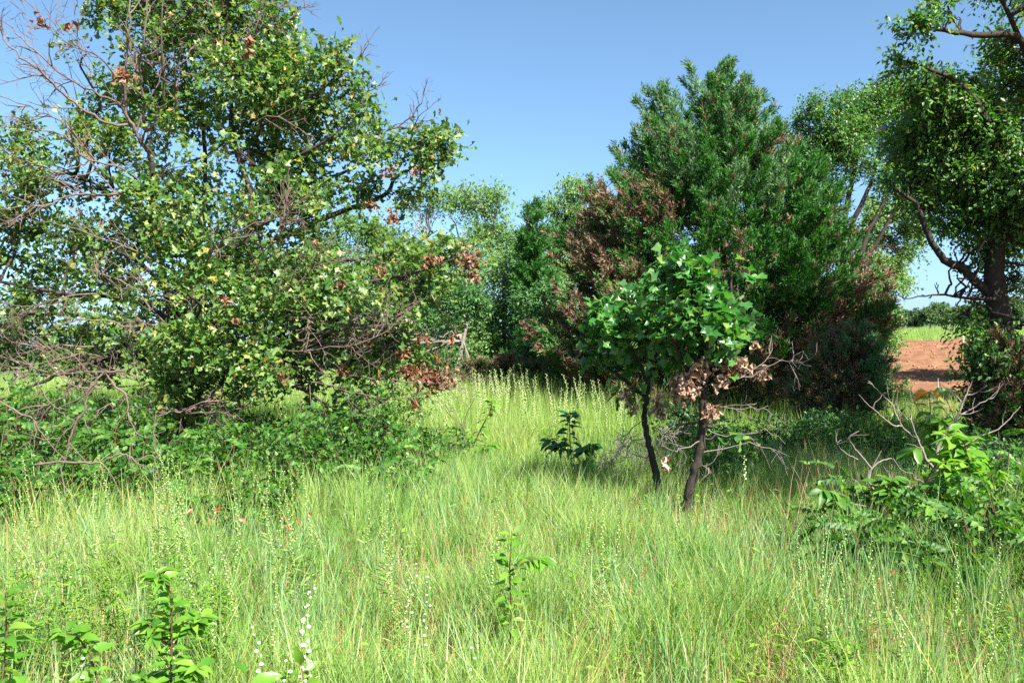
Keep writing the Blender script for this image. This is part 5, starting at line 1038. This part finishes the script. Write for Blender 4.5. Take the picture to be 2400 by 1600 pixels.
# ------------------------------------------------------------------ H: grass
def field(n, d0, d1, px0, px1, g, pw=1.0):
    d = d0 + (d1 - d0) * g.uniform(0, 1, n) ** pw; x = (g.uniform(px0, px1, n) - 1200) / FPX * d
    return x, d
def grass(name, label, mat, tufts, g, per, h, w, bend, spread, seg, hvar=.25, lean=.0):
    x, y = tufts; m = len(x); z = hgt(x, y); a = g.uniform(0, 6.283, (m, per)); rr = spread * np.sqrt(g.uniform(0, 1, (m, per)))
    bx = x[:, None] + rr * np.cos(a); by = y[:, None] + rr * np.sin(a); bz = np.broadcast_to(z[:, None], bx.shape)
    hh = (np.asarray(h).reshape(-1, 1) * (1 + hvar * g.normal(0, 1, (m, per)))).clip(.06); n = m * per
    d = np.stack([np.cos(a), np.sin(a), np.zeros_like(a)], -1) * rr[..., None] / spread + g.normal(0, .35, (m, per, 3)) * A([1, 1, 0]) + A([lean, 0, 0]); d[..., 2] = 0
    bend_ = bend * np.linalg.norm(d, axis=-1); d = nrm(d); side = g.uniform(0, 6.283, (m, per)); sv = np.stack([np.cos(side), np.sin(side), 0 * side], -1)
    ww = w * g.uniform(.6, 1.3, (m, per)); B = np.stack([bx, by, bz], -1).reshape(n, 3); d = d.reshape(n, 3); sv = sv.reshape(n, 3); hh = hh.reshape(n); ww = ww.reshape(n); bb = bend_.reshape(n)
    ts = np.linspace(0, 1, seg + 1); rows = []
    for t in ts[:-1]:
        c = B + d * (hh * bb * t ** 1.9)[:, None] + A([0, 0, 1.]) * (hh * t * (1 - .18 * bb * t))[:, None]; wv = sv * (ww * (1 - .75 * t ** 1.5) * .5)[:, None]; rows += [c - wv, c + wv]
    rows.append(B + d * (hh * bb)[:, None] + A([0, 0, 1.]) * (hh * (1 - .18 * bb))[:, None])
    V = np.stack(rows, 1); k = V.shape[1]; off = (np.arange(n) * k)[:, None]
    q = np.concatenate([A([[2 * i, 2 * i + 1, 2 * i + 3, 2 * i + 2]]) + off for i in range(seg - 1)]) if seg > 1 else None
    t = A([[2 * seg - 2, 2 * seg - 1, 2 * seg]]) + off
    b = Buf(); b.add(V.reshape(-1, 3), q, t)
    o = link(name, b.mesh(name, M[mat])); o['kind'] = 'stuff'; return o
gg = np.random.default_rng(2024)
def trod(x, y):
    """shorter grass round the young oaks"""
    px = x / y * FPX + 1200; return 1 - .55 * np.exp(-((px - 1575) / 150) ** 2 - ((y - 8.2) / 1.1) ** 2)
def hmap(x, y, h0, h1, y0, y1):
    return h0 + (h1 - h0) * smooth((y - y0) / (y1 - y0))
def fbm(x, y, scale, seed, octs=3):
    v = 0; a = 1.; tot = 0
    for o in range(octs):
        gx, gy = x * scale * 2 ** o + 100, y * scale * 2 ** o + 100; ix, iy = np.floor(gx).astype(int), np.floor(gy).astype(int); fx, fy = smooth(gx - ix), smooth(gy - iy)
        h = lambda i, j: np.modf(np.abs(np.sin(i * 127.1 + j * 311.7 + seed * 17.3) * 43758.5453))[0]
        v = v + a * ((h(ix, iy) * (1 - fx) + h(ix + 1, iy) * fx) * (1 - fy) + (h(ix, iy + 1) * (1 - fx) + h(ix + 1, iy + 1) * fx) * fy); tot += a; a *= .5
    return v / tot
def patchy(x, y, lo, hi, s=.9, ph=0.):
    v = (np.sin(x * s + 1.3 * np.sin(y * s * .7 + ph) + ph) + np.sin(y * s * 1.3 + 1.2 * np.sin(x * s * .9 + ph * 2))) * .25 + .5
    return lo + (hi - lo) * v
def thin(T, s, thr, keep=.25, ph=1.7):
    x, y = T; v = patchy(x, y, 0, 1, s, ph) * .55 + patchy(x, y, 0, 1, s * 2.9, ph + 2) * .45
    k = (v > thr) | (gg.uniform(0, 1, len(x)) < keep); return x[k], y[k]
def cut(T):
    x, y = T; k = ~((x > 8.0) & (y > 17.8)); return x[k], y[k]
T1 = field(7000, 2.6, 9.0, -250, 2650, gg, .75); n1 = smooth((fbm(*T1, 1.5, 3) - .30) / .42); grass('grass', '', 'grass', T1, gg, 20, (.09 + .36 * n1) * trod(*T1), .0068, .48, .055, 2, .32)
T1b = field(9000, 2.6, 9.5, -250, 2650, gg, .8); grass('grass', '', 'grass', T1b, gg, 6, .10 + .10 * fbm(*T1b, 2.2, 9), .0045, .7, .10, 2, .4)
T2 = field(8200, 8.4, 15.5, -300, 2700, gg, .85); n2 = smooth((fbm(*T2, 1.1, 5) - .25) / .5); grass('grass', '', 'grass', T2, gg, 14, (.16 + .28 * n2) * hmap(*T2, 1., 1.25, 8, 15) * trod(*T2), .0078, .42, .09, 2, .3)
T3 = cut(field(8500, 14.5, 22.5, -300, 2350, gg, .9)); grass('tall_grass', '', 'grass_far', T3, gg, 10, hmap(*T3, .58, .90, 14, 20) * (.8 + .4 * fbm(*T3, .8, 6)), .012, .20, .12, 2, .2)
T4 = field(1050, 3.2, 12.5, -250, 2650, gg, .8); grass('bluestem_grass', '', 'grass_blue', T4, gg, 22, .42 * patchy(*T4, .6, 1.3, 1.1, 4), .0078, .33, .07, 3)
T5 = field(5000, 2.8, 12, -250, 2650, gg, .9); grass('dry_stalks', '', 'straw', T5, gg, 3, .34, .0036, .35, .09, 2, .35, .05)
wx, wy = field(1100, 3.0, 12.0, -200, 2600, gg, .9); m = len(wx); per = 14; hh = gg.uniform(.10, .36, (m, 1)); u = gg.uniform(.1, 1, (m, per)); az = gg.uniform(0, 6.283, (m, per))
wp = np.stack([wx[:, None] + .03 * np.cos(az), wy[:, None] + .03 * np.sin(az), hgt(wx, wy)[:, None] + hh * u], -1).reshape(-1, 3); wd = np.stack([np.cos(az), np.sin(az), gg.uniform(.1, .8, az.shape)], -1).reshape(-1, 3)
wb = Buf(); scatter(wb, diamond_T(.17, .25, .25), wp, frames(wd, A([0, -.2, 1.]) + gg.normal(0, .3, wd.shape)), gg.uniform(.03, .075, len(wp)))
w0 = np.stack([wx, wy, hgt(wx, wy)], -1); twigs(wb, w0, w0 + np.concatenate([np.zeros((m, 2)), hh], 1), np.full(m, .0025), np.full(m, .0015))
wo = link('weeds', wb.mesh('weeds', M['weed'])); wo['kind'] = 'stuff'
T9 = field(150, 7.2, 8.6, 40, 1020, gg); grass('bluestem_grass', '', 'grass', T9, gg, 14, .42 + .35 * fbm(*T9, 1.2, 7), .008, .34, .06, 3)
T6 = field(26, 7.6, 9.6, 1840, 1980, gg); grass('dry_stalks', '', 'straw', T6, gg, 2, .8, .0035, .3, .08, 3, .15, -.2)
T7 = field(9000, 2.6, 9.8, -250, 2650, gg, .8); grass('dry_thatch', '', 'straw', T7, gg, 7, .10, .006, 1.6, .16, 2, .5)
xl, yl = field(9000, 22, 70, -300, 1150, gg, .7); grass('meadow_grass', '', 'grass', (xl, yl), gg, 7, .45 + .3 * fbm(xl, yl, .4, 2), .022, .3, .35, 1, .35)
xr = gg.uniform(14, 110, 9000); yr = soil_edge(np.clip(xr, 0, 72)) + .8 + 90 * gg.uniform(0, 1, 9000) ** 1.7; grass('meadow_grass', '', 'grass_far', (xr, yr), gg, 8, .28 + .25 * fbm(xr, yr, .15, 4), .03, .3, .6, 1, .4)
T8 = cut(field(2200, 11, 23, 1550, 2600, gg)); grass('grass', '', 'grass', T8, gg, 10, .45 * patchy(*T8, .7, 1.2), .010, .45, .14, 2)
